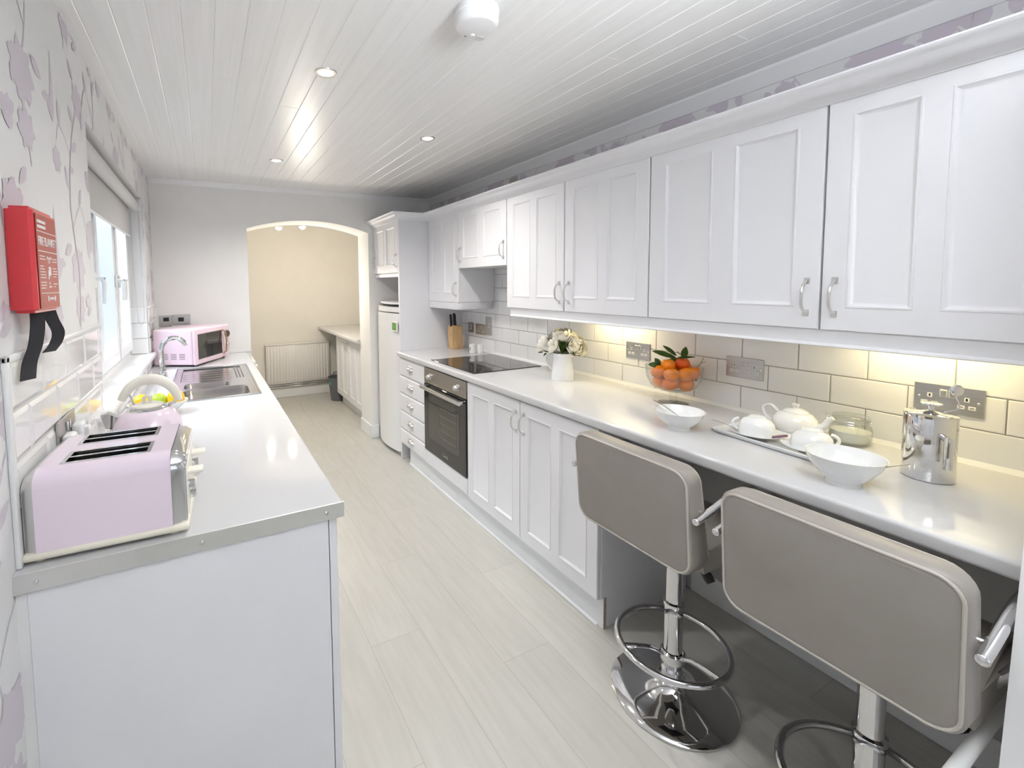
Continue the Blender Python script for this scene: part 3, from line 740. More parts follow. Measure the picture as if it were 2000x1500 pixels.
# ------------------------------------------------------------------ FRIDGE HOUSING
t = thing('fridge_housing', 'tall white housing around the fridge with a top cupboard and open niche', 'cabinet', (1.7, 3.73, 0))
bm = new(); bx(bm, (TX, 3.430, .0), (XR-.002, 3.450, 2.008), .0012); bx(bm, (TX+.02, 3.45, 1.54), (XR-.005, YF-.003, 2.0), .001); obj('carcass', bm, cab, t)
w = YF-.004-3.456; h = 2.0-1.556; T = face_right(TX+.02, YF-.004, 1.556)
bm = new(); panel_door(bm, w, h, two_panels(w, h)); d = obj('door', bm, cab, t, xf=T); add_pull(d, T, .03, .10, .02); add_pull(d, T, w-.03, .10, .02)
bm = new(); bx(bm, (TX+.012, 3.452, 1.520), (XR-.005, YF-.003, 1.552), .004); obj('pelmet_board', bm, cab, t)
bm = new(); pts = [(TX+.015, 3.452), (TX-.03, 3.56), (TX-.02, 3.75), (TX+.02, 3.93), (TX+.06, YF-.003), (XR-.005, YF-.003), (XR-.005, 3.452)]
prism(bm, pts, 'z', 1.292, 1.308); obj('niche_shelf', bm, cab, t)
bm = new(); bx(bm, (XR-.02, 3.452, 1.31), (XR-.012, YF-.003, 1.52)); obj('niche_back', bm, carc, t)
# fridge
t = thing('fridge_freezer', 'tall white fridge with a gently bowed door and green sticker in the housing', 'fridge', (1.7, 3.74, 0))
fy0, fy1 = 3.468, 4.005
bm = new(); bx(bm, (1.47, fy0, .02), (XR-.03, fy1, 1.262), .006, 2)
for yy in (fy0+.05, fy1-.05): cyl(bm, (1.52, yy, 0), (1.52, yy, .021), .018, 12)
obj('fridge_body', bm, wplast, t)
def bow(y): return 1.438-.046*(1-((y-(fy0+fy1)/2)/((fy1-fy0)/2))**2)
ys = [fy0+(fy1-fy0)*k/16 for k in range(17)]
bm = new(); prism(bm, [(bow(y), y) for y in ys]+[(1.468, fy1), (1.468, fy0)], 'z', .035, 1.215); bmesh.ops.bevel(bm, geom=[e for e in bm.edges if (all(v.co.z > 1.21 for v in e.verts) or all(v.co.z < .04 for v in e.verts)) and all(v.co.x < 1.46 for v in e.verts)], offset=.006, segments=2, affect='EDGES')
d = obj('fridge_door', bm, wplast, t, ang=40)
bm = new(); prism(bm, [(bow(y)+.004, y) for y in ys]+[(1.468, fy1), (1.468, fy0)], 'z', 1.224, 1.268); obj('control_panel', bm, wplast, t, ang=40)
bm = new(); bx(bm, (bow(3.575)-.0015, 3.478, 1.065), (bow(3.575)+.012, 3.578, 1.148), .0005); obj('sticker_backing', bm, ink, d)
bm = new(); bx(bm, (bow(3.575)-.0022, 3.483, 1.074), (bow(3.575), 3.573, 1.138), .0003); obj('green_sticker', bm, green, d)
bm = new(); bx(bm, (1.43, fy0+.01, .004), (1.49, fy1-.01, .034), .004); obj('grille', bm, dsteel, t)
# brown bowl on top of the housing
bm = new(); lathe(bm, [(0, .075), (.05, .072), (.09, .055), (.115, .025), (.12, 0), (.112, 0), (.105, .022), (0, .06)], (1.66, 3.78, 2.036), 32); bx(bm, (1.60, 3.72, 2.008), (1.72, 3.84, 2.037))
tag(obj('wicker_bowl', bm, brown), 'dark brown upturned bowl on top of the fridge housing', 'bowl')

# ------------------------------------------------------------------ SOCKETS (right wall)
def plate(bm, w, h, th=.004):  # local: a right, b up, n out, centred
    bx(bm, (-w/2, -h/2, 0), (w/2, h/2, th), .0015)
def socket_right(label, yc, zc, w=.147, h=.086, kind='double', group=None, x=XR-.0072):
    t = thing('wall_socket' if kind != 'switch' else 'wall_switch', label, 'socket' if kind != 'switch' else 'switch', (x, yc, zc), group)
    T = Matrix(((0, 0, -1, x), (-1, 0, 0, yc), (0, 1, 0, zc), (0, 0, 0, 1)))
    bm = new(); plate(bm, w, h); obj('plate', bm, steel, t, xf=T)
    if kind == 'double':
        bm = new()
        for s in (-1, 1):
            cx = s*.0385
            bx(bm, (cx-.0055+.0, .000, .0038), (cx+.0055, .013, .0048), .0008)
            for q in (-.011, .011): bx(bm, (cx+q-.0075, -.022, .0038), (cx+q+.0075, -.011, .0048), .0008)
            cxs = s*.0095; bx(bm, (cxs-.008, .006, .0038), (cxs+.008, .029, .0046), .0008)
        objs('insert', bm, wplast, t, xf=T)
        bm = new()
        for s in (-1, 1):
            cx = s*.0385; bx(bm, (cx-.002, .003, .0048), (cx+.002, .011, .0051))
            for q in (-.011, .011): bx(bm, (cx+q-.004, -.0175, .0048), (cx+q+.004, -.0155, .0051))
        objs('pin_slot', bm, black, t, xf=T)
        for s in (-1, 1):
            bm = new(); cxs = s*.0095; bx(bm, (cxs-.0062, .008, .0044), (cxs+.0062, .027, .0075), .0015); obj('rocker', bm, steel, t, xf=T)
        bm = new()
        for s in (-1, 1): ell(bm, (s*.062, 0, .004), .0035, .0035, .0012, 12, 6)
        objs('screw', bm, chrome, t, xf=T)
    elif kind == 'single':
        bm = new(); bx(bm, (-.010, -.018, .0038), (.010, .018, .005), .001); objs('insert', bm, wplast, t, xf=T)
        bm = new(); bx(bm, (-.006, -.010, .005), (.006, .012, .008), .001); obj('rocker', bm, dsteel, t, xf=T)
    elif kind == 'tall':
        bm = new(); bx(bm, (-.009, -.012, .0038), (.009, .022, .005), .001); objs('insert', bm, wplast, t, xf=T)
        bm = new(); bx(bm, (-.005, -.006, .005), (.005, .015, .009), .001); obj('rocker', bm, dsteel, t, xf=T)
    else:
        bm = new(); bx(bm, (-.012, -.030, .0038), (.012, -.006, .006), .001); ring_ = 0; bx(bm, (-.012, .006, .0038), (.012, .030, .006), .001); objs('insert', bm, satin, t, xf=T)
    return t
G = 'brushed steel sockets on the tiled right wall'
socket_right('brushed steel double socket behind the cafetiere with a spoon in front', .517, 1.092, group=G)
socket_right('brushed steel double socket right of the orange filled glass bowl', 1.097, 1.094, group=G)
socket_right('brushed steel double socket between the flower jug and the fruit bowl', 1.619, 1.100, group=G)
socket_right('brushed steel double socket beside the tall cooker switch near the knife block', 3.125, 1.083, group=G)
socket_right('small single steel socket nearest the knife block', 3.275, 1.089, .086, .086, 'single', group=G)
socket_right('tall steel cooker switch above the hob end of the worktop', 3.008, 1.119, .086, .146, 'tall', group=G)
socket_right('small dark steel fan switch on the wallpaper above the wall cabinets', 2.70, 2.152, .086, .12, 'fan', x=XR-.001)

# ------------------------------------------------------------------ LEFT RUN
LX = .293
hx = (-.188, .236, 2.425, 3.39)
bm = new()
yy0 = 1.1015
prism(bm, nose(LX, XL, WL-.038, WL, left=False), 'y', yy0, hx[2]+.006)
prism(bm, nose(LX, XL, WL-.038, WL, left=False), 'y', hx[3]-.006, YF-.001)
prism(bm, nose(LX, hx[1]-.006, WL-.038, WL, left=False), 'y', hx[2]+.006, hx[3]-.006)
bx(bm, (XL, hx[2]+.006, WL-.038), (hx[0]+.006, hx[3]-.006, WL))
wtl = obj('worktop', bm, wtop); tag(wtl, 'glossy white speckled worktop on the left with the sink and toaster', 'worktop')
bm = new(); bx(bm, (XL-.0, 1.0985, WL-.0385), (LX+.0008, 1.1015, WL+.001), .0006); es = obj('steel_edging', bm, edgem, wtl)
bm = new()
for xx in (-.318, -.030, .248):
    lathe(bm, [(0, .0028), (.003, .0024), (.0048, .001), (.005, 0)], (0, 0, 0), 16)
    for vv in bm.verts:
        if abs(vv.co.x) < .01 and abs(vv.co.y) < .01 and abs(vv.co.z) < .01: vv.co = Vector((xx+vv.co.x, 1.0985-vv.co.z, WL-.020+vv.co.y))
objs('screw', bm, chrome, es)
# base cabinets
bm = new(); bx(bm, (XL, 1.1075, 0), (-.3352, 1.124, WL-.0385)); obj('wall_scribe', bm, paper, wl, smooth=False)
t = thing('base_cabinet', 'white base cabinet run under the left worktop with a plain end panel', 'cabinet', (0, 2.5, 0))
bm = new(); bx(bm, (-.335, 1.106, 0), (.254, 1.124, WL-.0385), .001); bx(bm, (-.33, 1.124, .12), (.252, YF-.003, WL-.16)); obj('carcass', bm, cab, t)
bm = new(); bx(bm, (.20, 1.13, 0), (.216, YF-.003, .12)); obj('plinth_board', bm, carc, t)
ycuts = [1.108, 1.70, 2.30, 2.90, 3.50, YF-.006]
for a, b in zip(ycuts, ycuts[1:]):
    T = Matrix(((0, 0, 1, .257), (1, 0, 0, a+.002), (0, 1, 0, .125), (0, 0, 0, 1)))
    w = b-a-.004; h = WL-.043-.125
    bm = new(); panel_door(bm, w, h, two_panels(w, h)); d = obj('door', bm, cab, t, xf=T); add_pull(d, T, w-.03, h-.11, .02)
# sink
t = thing('sink', 'stainless steel one and a half bowl sink with drainer set in the left worktop', 'sink', (0, 2.9, WL))
B1 = (-.125, .185, 2.455, 2.675); B2 = (-.125, .095, 2.705, 2.845)
bm = new(); cells(bm, 'z', WL+.0012, WL+.0040, (hx[0], hx[1]), (hx[2], hx[3]), [B1, B2, (-.15, .19, 2.905, 3.355)])
# rim lip
for (a, b) in (((hx[0], hx[2]), (hx[1], hx[2]+.008)), ((hx[0], hx[3]-.008), (hx[1], hx[3])), ((hx[0], hx[2]), (hx[0]+.008, hx[3])), ((hx[1]-.008, hx[2]), (hx[1], hx[3]))): bx(bm, (*a, WL+.001), (*b, WL+.0065), .002, 2)
obj('rim', bm, sinkm, t)
def bowlmesh(Bq, depth, rd=.04):
    bm = new(); cx, cy = (Bq[0]+Bq[1])/2, (Bq[2]+Bq[3])/2; w_, h_ = Bq[1]-Bq[0], Bq[3]-Bq[2]
    lv = [(.006, .0045, .004), (0, .002, rd), (-.002, -.02, rd), (-.008, -depth+.03, rd), (-.02, -depth+.008, rd), (-.04, -depth, rd)]
    rg = []
    for (ins, z, rr) in lv: rg.append([bm.verts.new((x_, y_, WL+z)) for x_, y_ in rrect(cx, cy, w_+2*ins, h_+2*ins, min(rr, (h_+2*ins)/2-.001), 6)])
    for A_, B_ in zip(rg, rg[1:]):
        for k in range(len(A_)): bm.faces.new((A_[k], A_[(k+1) % len(A_)], B_[(k+1) % len(A_)], B_[k]))
    bm.faces.new(rg[-1]); return bm
obj('main_bowl', bowlmesh(B1, .15), sinkm, t, recalc=False); obj('half_bowl', bowlmesh(B2, .10, .035), sinkm, t, recalc=False)
bm = new(); bx(bm, (-.155, 2.90, WL-.005), (.195, 3.36, WL-.0035))
for k in range(3): bx(bm, (.196-.018*k-.010, 2.91, WL-.004), (.196-.018*k-.004, 3.35, WL+.003), .002)
for k in range(5): bx(bm, (-.14, 2.96+.075*k, WL-.0045), (.13, 2.972+.075*k, WL-.0025), .0009)
obj('drainer', bm, sinkm, t)
bm = new()
lathe(bm, [(0, 0), (.02, 0), (.03, .001), (.032, .003), (.036, .003)], (.03, 2.565, WL-.148), 24); obj('waste', bm, chrome, t)
# tap
t = thing('kitchen_tap', 'chrome swan neck mixer tap behind the sink', 'tap', (-.243, 2.99, WL))
bm = new(); lathe(bm, [(.027, 0), (.027, .006), (.022, .012), (.021, .055), (.016, .062), (.0125, .07)], (-.240, 2.99, WL), 28, capb=True)
obj('tap_body', bm, chrome, t)
bm = new(); pts = [(-.240, 2.99, WL+.06), (-.240, 2.99, WL+.17)]
for k in range(13): a = pi*k/12; pts.append((-.240+.062-.062*cos(a*.93), 2.99+.02*sin(a/2), WL+.19+.062*sin(a*.93)))
tube(bm, pts, .0140, 16); obj('spout', bm, chrome, t)
bm = new()
for s in (-1, 1):
    cyl(bm, (-.240, 2.99+s*.018, WL+.035), (-.240, 2.99+s*.045, WL+.038), .013, 16); tube(bm, [(-.240, 2.99+s*.04, WL+.046), (-.225, 2.99+s*.05, WL+.075)], .005, 8)
objs('tap_lever', bm, chrome, t)
# left wall sockets
def socket_left(label, yc, zc, w=.147, h=.086, x=XL+.0072):
    t = thing('wall_socket', label, 'socket', (x, yc, zc), 'steel sockets near the left worktop')
    T = Matrix(((0, 0, 1, x), (1, 0, 0, yc), (0, 1, 0, zc), (0, 0, 0, 1)))
    bm = new(); plate(bm, w, h, .006); obj('plate', bm, steel, t, xf=T)
    for s in (-1, 1):
        bm = new(); bx(bm, (s*.011-.008, .006, .006), (s*.011+.008, .030, .010), .001); obj('rocker', bm, chrome, t, xf=T)
    return t
socket_left('steel double socket above the toaster with white plugs in it', 1.475, 1.085, .16)
socket_left('steel double socket on the left wall behind the microwave', 3.74, 1.13)
def plug(label, y, z, s=1.0):
    t = thing('plug', label, 'plug', (XL+.013, y, z), 'white plugs in the left wall socket')
    bm = new(); bx(bm, (XL+.0135, y-.023*s, z-.024*s), (XL+.040, y+.023*s, z+.022*s), .009, 3); bx(bm, (XL+.036, y-.014, z-.018), (XL+.052, y+.014, z+.012), .005, 2); obj('plug_top', bm, wplast, t)
    bm = new(); tube(bm, [(XL+.03, y, z-.020), (XL+.03, y, z-.05), (XL+.028, y+.02, z-.10), (XL+.028, y+.05, WL+.006)], .0032, 8); obj('cable', bm, wplast, t)
plug('rounded white plug in the toaster socket, the nearer one', 1.43, 1.07); plug('square white plug in the toaster socket, nearer the kettle', 1.525, 1.072, 1.12)
# white double plate on far wall above microwave
t = thing('wall_socket', 'steel double socket on the far wall just above the microwave', 'socket', (-.2, YF, 1.22), 'steel sockets near the left worktop')
bm = new(); bx(bm, (-.328, YF-.006, 1.155), (-.245, YF, 1.24), .0015); bx(bm, (-.24, YF-.006, 1.165), (-.115, YF, 1.245), .0015); objs('plate', bm, steel, t)
bm = new(); bx(bm, (-.30, YF-.010, 1.195), (-.262, YF-.005, 1.225), .002); bx(bm, (-.20, YF-.010, 1.19), (-.16, YF-.005, 1.222), .002); objs('rocker', bm, black, t)

# ------------------------------------------------------------------ MICROWAVE
t = thing('microwave', 'pink retro microwave with dark window on the far end of the left worktop', 'microwave', (-.1, 3.72, WL), rz=0)
mwT = Matrix.Translation((-.088, 3.452, WL)) @ Matrix.Rotation(R_(60), 4, 'Z')
# local: x along front (0..w) , y depth towards back (0..d) to the left, z up
mw, md, mh = .46, .30, .255
mwT = Matrix(((cos(R_(60)), -sin(R_(60)), 0, -.078), (sin(R_(60)), cos(R_(60)), 0, 3.445), (0, 0, 1, WL+.0005), (0, 0, 0, 1)))
# front runs from near corner away and to the right; side faces the camera
bm = new(); bx(bm, (0.0, .02, .012), (mw, md, mh), .012, 3); body = obj('casing', bm, pinkm, t, xf=mwT)
bm = new(); bx(bm, (0, 0, .010), (mw*.80, .022, mh+.002), .010, 3); dr = obj('door', bm, pinkm, t, xf=mwT)
bm = new(); bx(bm, (.035, -.002, .045), (mw*.76, .003, mh-.035), .002); obj('door_window', bm, glassb, dr, xf=mwT)
bm = new(); bx(bm, (mw*.806, 0, .010), (mw, .022, mh+.002), .010, 3); cp_ = obj('control_panel', bm, pinkm, t, xf=mwT)
bm = new(); tube(bm, [(mw*.785, .0, .04), (mw*.785, -.024, .055), (mw*.785, -.030, .13), (mw*.785, -.024, .205), (mw*.785, .0, .22)], .0055, 10); obj('door_handle', bm, gold, dr, xf=mwT)
for i, (zz, mm, rr) in enumerate(((.185, dial, .026), (.105, satin, .018))):
    bm = new(); lathe(bm, [(rr, 0), (rr, .012), (rr*.8, .018), (0, .018)], (0, 0, 0), 24, capb=True)
    obj('dial', bm, mm, cp_, xf=mwT @ Matrix.Translation((mw*.905, 0, zz)) @ Matrix.Rotation(pi/2, 4, 'X'))
bm = new()
for i in range(3):
    for k in range(4): bx(bm, (-.0008, .075+.06*i, .052+.011*k), (.001, .115+.06*i, .055+.011*k), .0003)
obj('vent_slots', bm, dial, body, xf=mwT)
bm = new()
for a, b in ((.03, .04), (mw-.03, .04), (.03, md-.03), (mw-.03, md-.03)): cyl(bm, (a, b, 0), (a, b, .013), .012, 12)
objs('foot', bm, black, t, xf=mwT)

# ------------------------------------------------------------------ KETTLE
KX, KY = -.188, 1.745
t = thing('kettle', 'pale pink dome kettle with a cream arched handle behind the toaster', 'kettle', (KX, KY, WL))
bm = new(); lathe(bm, [(0, 0), (.085, 0), (.09, .006), (.09, .018), (.084, .022)], (KX, KY, WL), 48); obj('power_base', bm, creamp, t)
bm = new(); lathe(bm, [(.084, .022), (.096, .026), (.1025, .040), (.1035, .066), (.101, .088), (.094, .110), (.083, .130), (.070, .144), (.052, .152)], (KX, KY, WL), 56)
kb = obj('kettle_body', bm, pink, t, ang=60)
bm = new(); lathe(bm, [(.062, .1425), (.060, .150), (.050, .157), (.044, .158)], (KX, KY, WL), 48); obj('collar', bm, chrome, t)
bm = new(); lathe(bm, [(.046, .157), (.044, .161), (.030, .166), (0, .168)], (KX, KY, WL), 40)
tube(bm, [(KX-.010, KY, WL+.165), (KX-.008, KY, WL+.185), (KX, KY, WL+.190), (KX+.008, KY, WL+.185), (KX+.010, KY, WL+.165)], .006, 10)
obj('lid', bm, creamh, t)
bm = new(); pts = []; rad = []
for k in range(21):
    a = R_(160-152*k/20); pts.append((KX+.008+.084*cos(a), KY+.004*sin(a), WL+.150+.094*sin(a))); rad.append(.0125+.0045*sin(pi*k/20))
tube(bm, pts, rad, 16); obj('handle', bm, creamh, t)
bm = new(); tube(bm, [(KX-.058, KY, WL+.226), (KX-.036, KY, WL+.160)], .0035, 8); tube(bm, [(KX+.060, KY, WL+.152), (KX+.082, KY, WL+.160)], .006, 10); obj('handle_strut', bm, chrome, t)
bm = new(); ell(bm, (KX+.052, KY-.066, WL+.092), .020, .014, .030, 20, 10); obj('water_gauge', bm, glassm, t)
bm = new(); prism(bm, [(KX-.115, WL+.10), (KX-.128, WL+.145), (KX-.110, WL+.148), (KX-.070, WL+.125), (KX-.080, WL+.09)], 'y', KY-.016, KY+.016); obj('kettle_spout', bm, chrome, t)

# ------------------------------------------------------------------ TOASTER
t = thing('toaster', 'pale pink four slice toaster with chrome ends and cream base by the worktop edge', 'toaster', (-.2, 1.25, WL))
tx0, tx1, ty0, ty1 = -.318, -.080, 1.122, 1.395
TT = Matrix.Translation((-.2, 1.25, 0)) @ Matrix.Rotation(R_(-2.0), 4, 'Z') @ Matrix.Translation((.2, -1.25, 0))
def tprof(y0, y1, z0, z1, rr, n=8, sh=1.0):
    pts = [(y0, z0)]
    for k in range(n+1): a = pi/2*k/n; pts.append((y0+rr-rr*cos(a), z1-rr*sh+rr*sh*sin(a)))
    for k in range(n+1): a = pi/2*(1-k/n); pts.append((y1-rr+rr*cos(a), z1-rr*sh+rr*sh*sin(a)))
    pts.append((y1, z0)); return pts
ztop = 1.098
pr = tprof(ty0, ty1, WL+.022, ztop, .035)
bm = new()
SL = [(1.160, 1.232), (1.284, 1.356)]; sxa, sxb = tx0+.038, tx1-.042
# pink wrap with slot openings: build as strips across y
n = len(pr)
def ring_at(x, pts): return [bm.verts.new((x, a, b)) for a, b in pts]
flat = [(ty0+.035, ztop)]+[(q, ztop) for s in SL for q in s]+[(ty1-.035, ztop)]
outer = pr[:10]+flat[1:-1]+pr[10:]
xs = [tx0, sxa, sxb, tx1]
rings = [ring_at(x, outer) for x in xs]
for i in range(3):
    for k in range(len(outer)-1):
        a0, a1 = outer[k][0], outer[k+1][0]
        if i == 1 and any(abs(a0-s[0]) < 1e-5 and abs(a1-s[1]) < 1e-5 for s in SL): continue
        bm.faces.new((rings[i][k], rings[i][k+1], rings[i+1][k+1], rings[i+1][k]))
tb = obj('pink_shell', bm, pink, t, xf=TT, ang=30)
for s in SL:
    bm = new(); zt = ztop+.0015
    cells(bm, 'z', ztop-.03, zt, (sxa-.002, sxb+.002), (s[0]-.002, s[1]+.002), [(sxa+.006, sxb-.006, s[0]+.004, (s[0]+s[1])/2-.004), (sxa+.006, sxb-.006, (s[0]+s[1])/2+.004, s[1]-.004)])
    sl = obj('slot_frame', bm, chrome, t, xf=TT, smooth=False)
    bm = new(); bx(bm, (sxa+.004, s[0]+.003, ztop-.09), (sxb-.004, s[1]-.003, ztop-.055)); bx(bm, (sxa+.010, s[0]+.012, ztop-.06), (sxb-.010, s[0]+.0135, ztop-.004)); bx(bm, (sxa+.010, s[1]-.0135, ztop-.06), (sxb-.010, s[1]-.012, ztop-.004)); obj('element_cage', bm, sinkm, sl, xf=TT)
def endcap(x0, x1, m, name, inset=.004, rr=.036):
    bm = new(); pts = tprof(ty0+inset, ty1-inset, WL+.022, ztop-inset, rr); pts2 = tprof(ty0+inset+.010, ty1-inset-.010, WL+.022, ztop-inset-.012, rr-.008)
    A_ = ring_at_(bm, x0, pts); xm = x0+(x1-x0)*.55; B_ = ring_at_(bm, xm, tprof(ty0+inset+.002, ty1-inset-.002, WL+.022, ztop-inset-.003, rr-.002)); C_ = ring_at_(bm, x1, pts2)
    for P_, Q_ in ((A_, B_), (B_, C_)):
        for k in range(len(P_)-1): bm.faces.new((P_[k], P_[k+1], Q_[k+1], Q_[k]))
    bm.faces.new(C_); bm.faces.new(A_)
    return obj(name, bm, m, t, xf=TT, ang=40)
def ring_at_(bm, x, pts): return [bm.verts.new((x, a, b)) for a, b in pts]
endcap(tx0, tx0-.022, satin, 'end_cap'); endcap(tx1, tx1+.028, chrome, 'end_cap')
bm = new(); bx(bm, (tx0-.024, ty0-.004, WL+.008), (tx1+.032, ty1+.004, WL+.024), .007, 3)
for a in (tx0, tx1):
    for b in (ty0+.02, ty1-.02): cyl(bm, (a, b, WL), (a, b, WL+.01), .009, 10)
obj('cream_base', bm, creamp, t, xf=TT)
bm = new()
for yy in (1.195, 1.322): bx(bm, (tx1+.026, yy-.017, WL+.112), (tx1+.060, yy+.017, WL+.121), .003, 2)
objs('lever', bm, creamh, t, xf=TT)
for k, (yy, zz) in enumerate(((1.18, .088), (1.205, .058), (1.322, .088), (1.34, .058))):
    bm = new(); cyl(bm, (tx1+.026, yy, WL+zz), (tx1+.043, yy, WL+zz), .012, 18); obj('knob', bm, chrome, t, xf=TT)
bm = new(); bx(bm, (tx1+.0265, ty0+.03, WL+.03), (tx1+.029, ty1-.03, WL+.14), .001); obj('control_face', bm, creamh, t, xf=TT)

# fruit beside the sink, behind the kettle
t = thing('fruit_dish', 'white dish holding yellow and green fruit behind the kettle', 'dish', (-.19, 2.28, WL))
bm = new(); lathe(bm, [(0, 0), (.045, 0), (.07, .012), (.108, .045), (.112, .055), (.108, .055), (.068, .018), (0, .008)], (-.205, 2.25, WL), 40, sxy=(1.05, .7)); obj('dish_bowl', bm, porc, t)
def fruit(label, c, rad, m, nm, cat, sq=.92, grp='fruit behind the kettle'):
    bm = new(); ell(bm, c, rad, rad, rad*sq, 24, 14); o = obj(nm, bm, m, ang=180); tag(o, label, cat, grp); return o
fruit('yellow lemon at the wall end of the white dish', (-.262, 2.25, WL+.062), .036, yellow, 'lemon', 'fruit', .85)
fruit('small green lime in the middle of the white dish', (-.200, 2.25, WL+.060), .034, lime, 'lime', 'fruit', .9)
fruit('yellow orange mango at the aisle end of the white dish', (-.135, 2.245, WL+.062), .035, yellow, 'mango', 'fruit', 1.1)

# ------------------------------------------------------------------ FIRE BLANKET
bxf, by0_, by1_, bz0, bz1 = XL+.068, 1.135, 1.285, 1.418, 1.618
t = thing('fire_blanket_case', 'red wall mounted fire blanket case with a printed instruction card', 'fire blanket', (XL, 1.3, 1.418))
y_a, y_b = 1.165, 1.500; xf_ = XL+.062
# section in (x,y): slim wedge nose towards camera, front face
poly = [(XL+.001, 1.150), (XL+.012, 1.150), (XL+.062, 1.205), (XL+.068, 1.222), (XL+.068, 1.420), (XL+.060, 1.432), (XL+.001, 1.432)]
poly = [(XL+.001, 1.186), (XL+.006, 1.182), (XL+.040, 1.176), (XL+.047, 1.183), (XL+.048, 1.328), (XL+.042, 1.335), (XL+.001, 1.337)]
bm = new(); prism(bm, [(a, b) for a, b in poly], 'z', 1.412, 1.628); bmesh.ops.bevel(bm, geom=[e for e in bm.edges if (all(v.co.z > 1.62 for v in e.verts) or all(v.co.z < 1.42 for v in e.verts))], offset=.007, segments=3, affect='EDGES')
case = obj('case', bm, red, t, ang=40)
cfx = XL+.0481; DY = .049
bm = new(); bx(bm, (cfx, 1.190, 1.420), (cfx+.0009, 1.324, 1.616)); card = obj('instruction_card', bm, redc, t)
cx0 = cfx+.0012; yd = (0, 1, 0); zd = (0, 0, 1)
bm = new()
def bar(z, y0, y1, h): bx(bm, (cfx+.0009, y0+DY, z), (cfx+.0013, y1+DY, z+h))
bar(1.5805, 1.144, 1.274, .0014); bar(1.5395, 1.144, 1.274, .0016); bar(1.4515, 1.150, 1.274, .0012)
for k, (z, a, b) in enumerate(((1.529, 1.15, 1.185), (1.523, 1.15, 1.188), (1.526, 1.235, 1.268), (1.520, 1.235, 1.268), (1.508, 1.15, 1.172), (1.502, 1.15, 1.178), (1.496, 1.15, 1.185), (1.49, 1.15, 1.186), (1.484, 1.15, 1.186), (1.505, 1.235, 1.262), (1.499, 1.235, 1.268), (1.493, 1.235, 1.268), (1.487, 1.235, 1.26), (1.474, 1.15, 1.186), (1.468, 1.15, 1.186), (1.462, 1.15, 1.18), (1.471, 1.236, 1.266), (1.465, 1.236, 1.25))): bar(z, a, b, .0018)
bar(1.4345, 1.190, 1.196, .011); bar(1.4345, 1.238, 1.244, .011)
bar(1.525, 1.198, 1.204, .006); bar(1.525, 1.222, 1.228, .006)
for (ya_, za_, yb_, zb_) in ((1.206, 1.516, 1.209, 1.528), (1.216, 1.516, 1.219, 1.528), (1.206, 1.526, 1.219, 1.529), (1.203, 1.482, 1.209, 1.500), (1.207, 1.490, 1.222, 1.509), (1.206, 1.470, 1.211, 1.476), (1.203, 1.464, 1.222, 1.467)): bx(bm, (cfx+.0009, ya_+DY, za_), (cfx+.0013, yb_+DY, zb_))
for k_ in range(9):
    for zz_ in (1.5985, 1.588): bx(bm, (cfx+.0009, 1.148+DY+.0062*k_, zz_), (cfx+.0013, 1.148+DY+.0062*k_+.0045, zz_+.006))
for k_ in range(6): bx(bm, (cfx+.0009, 1.202+DY+.0055*k_, 1.4375), (cfx+.0013, 1.202+DY+.0055*k_+.004, 1.4425))
obj('printed_lines', bm, ink, card)
text('print_heading', 'FIRE BLANKET', .0265, ink, (cx0, 1.2575, 1.5605), yd, zd, card, wx=.72)
def strap(bm, pts, w, th=.0016):
    P_ = [Vector(p) for p in pts]; prev = None
    for i, p in enumerate(P_):
        ww = Vector((.50, .86, 0))*w/2; nn = Vector((.86, -.50, 0))*th
        cur = [bm.verts.new(p+ww+nn), bm.verts.new(p-ww+nn), bm.verts.new(p-ww), bm.verts.new(p+ww)]
        if prev:
            for k in range(4): bm.faces.new((prev[k], prev[(k+1) % 4], cur[(k+1) % 4], cur[k]))
        else: bm.faces.new(cur)
        prev = cur
    bm.faces.new(prev[::-1])
def smooth_pts(pts, n=6):
    q = [Vector(p) for p in pts]; out = []
    for i in range(len(q)-1):
        p0_ = q[max(i-1, 0)]; p1 = q[i]; p2 = q[i+1]; p3 = q[min(i+2, len(q)-1)]
        for j in range(n): tt = j/n; out.append(.5*((2*p1)+(-p0_+p2)*tt+(2*p0_-5*p1+4*p2-p3)*tt*tt+(-p0_+3*p1-3*p2+p3)*tt**3))
    out.append(q[-1]); return out
bm = new(); strap(bm, smooth_pts([(XL+.030, 1.232, 1.42), (XL+.030, 1.230, 1.385), (XL+.028, 1.216, 1.345), (XL+.022, 1.196, 1.31), (XL+.024, 1.172, 1.278)]), .034); obj('pull_strap', bm, webb, t)
bm = new(); strap(bm, smooth_pts([(XL+.030, 1.305, 1.42), (XL+.034, 1.318, 1.39), (XL+.038, 1.340, 1.36), (XL+.034, 1.332, 1.335), (XL+.028, 1.300, 1.318)]), .034); obj('pull_strap', bm, webb, t)

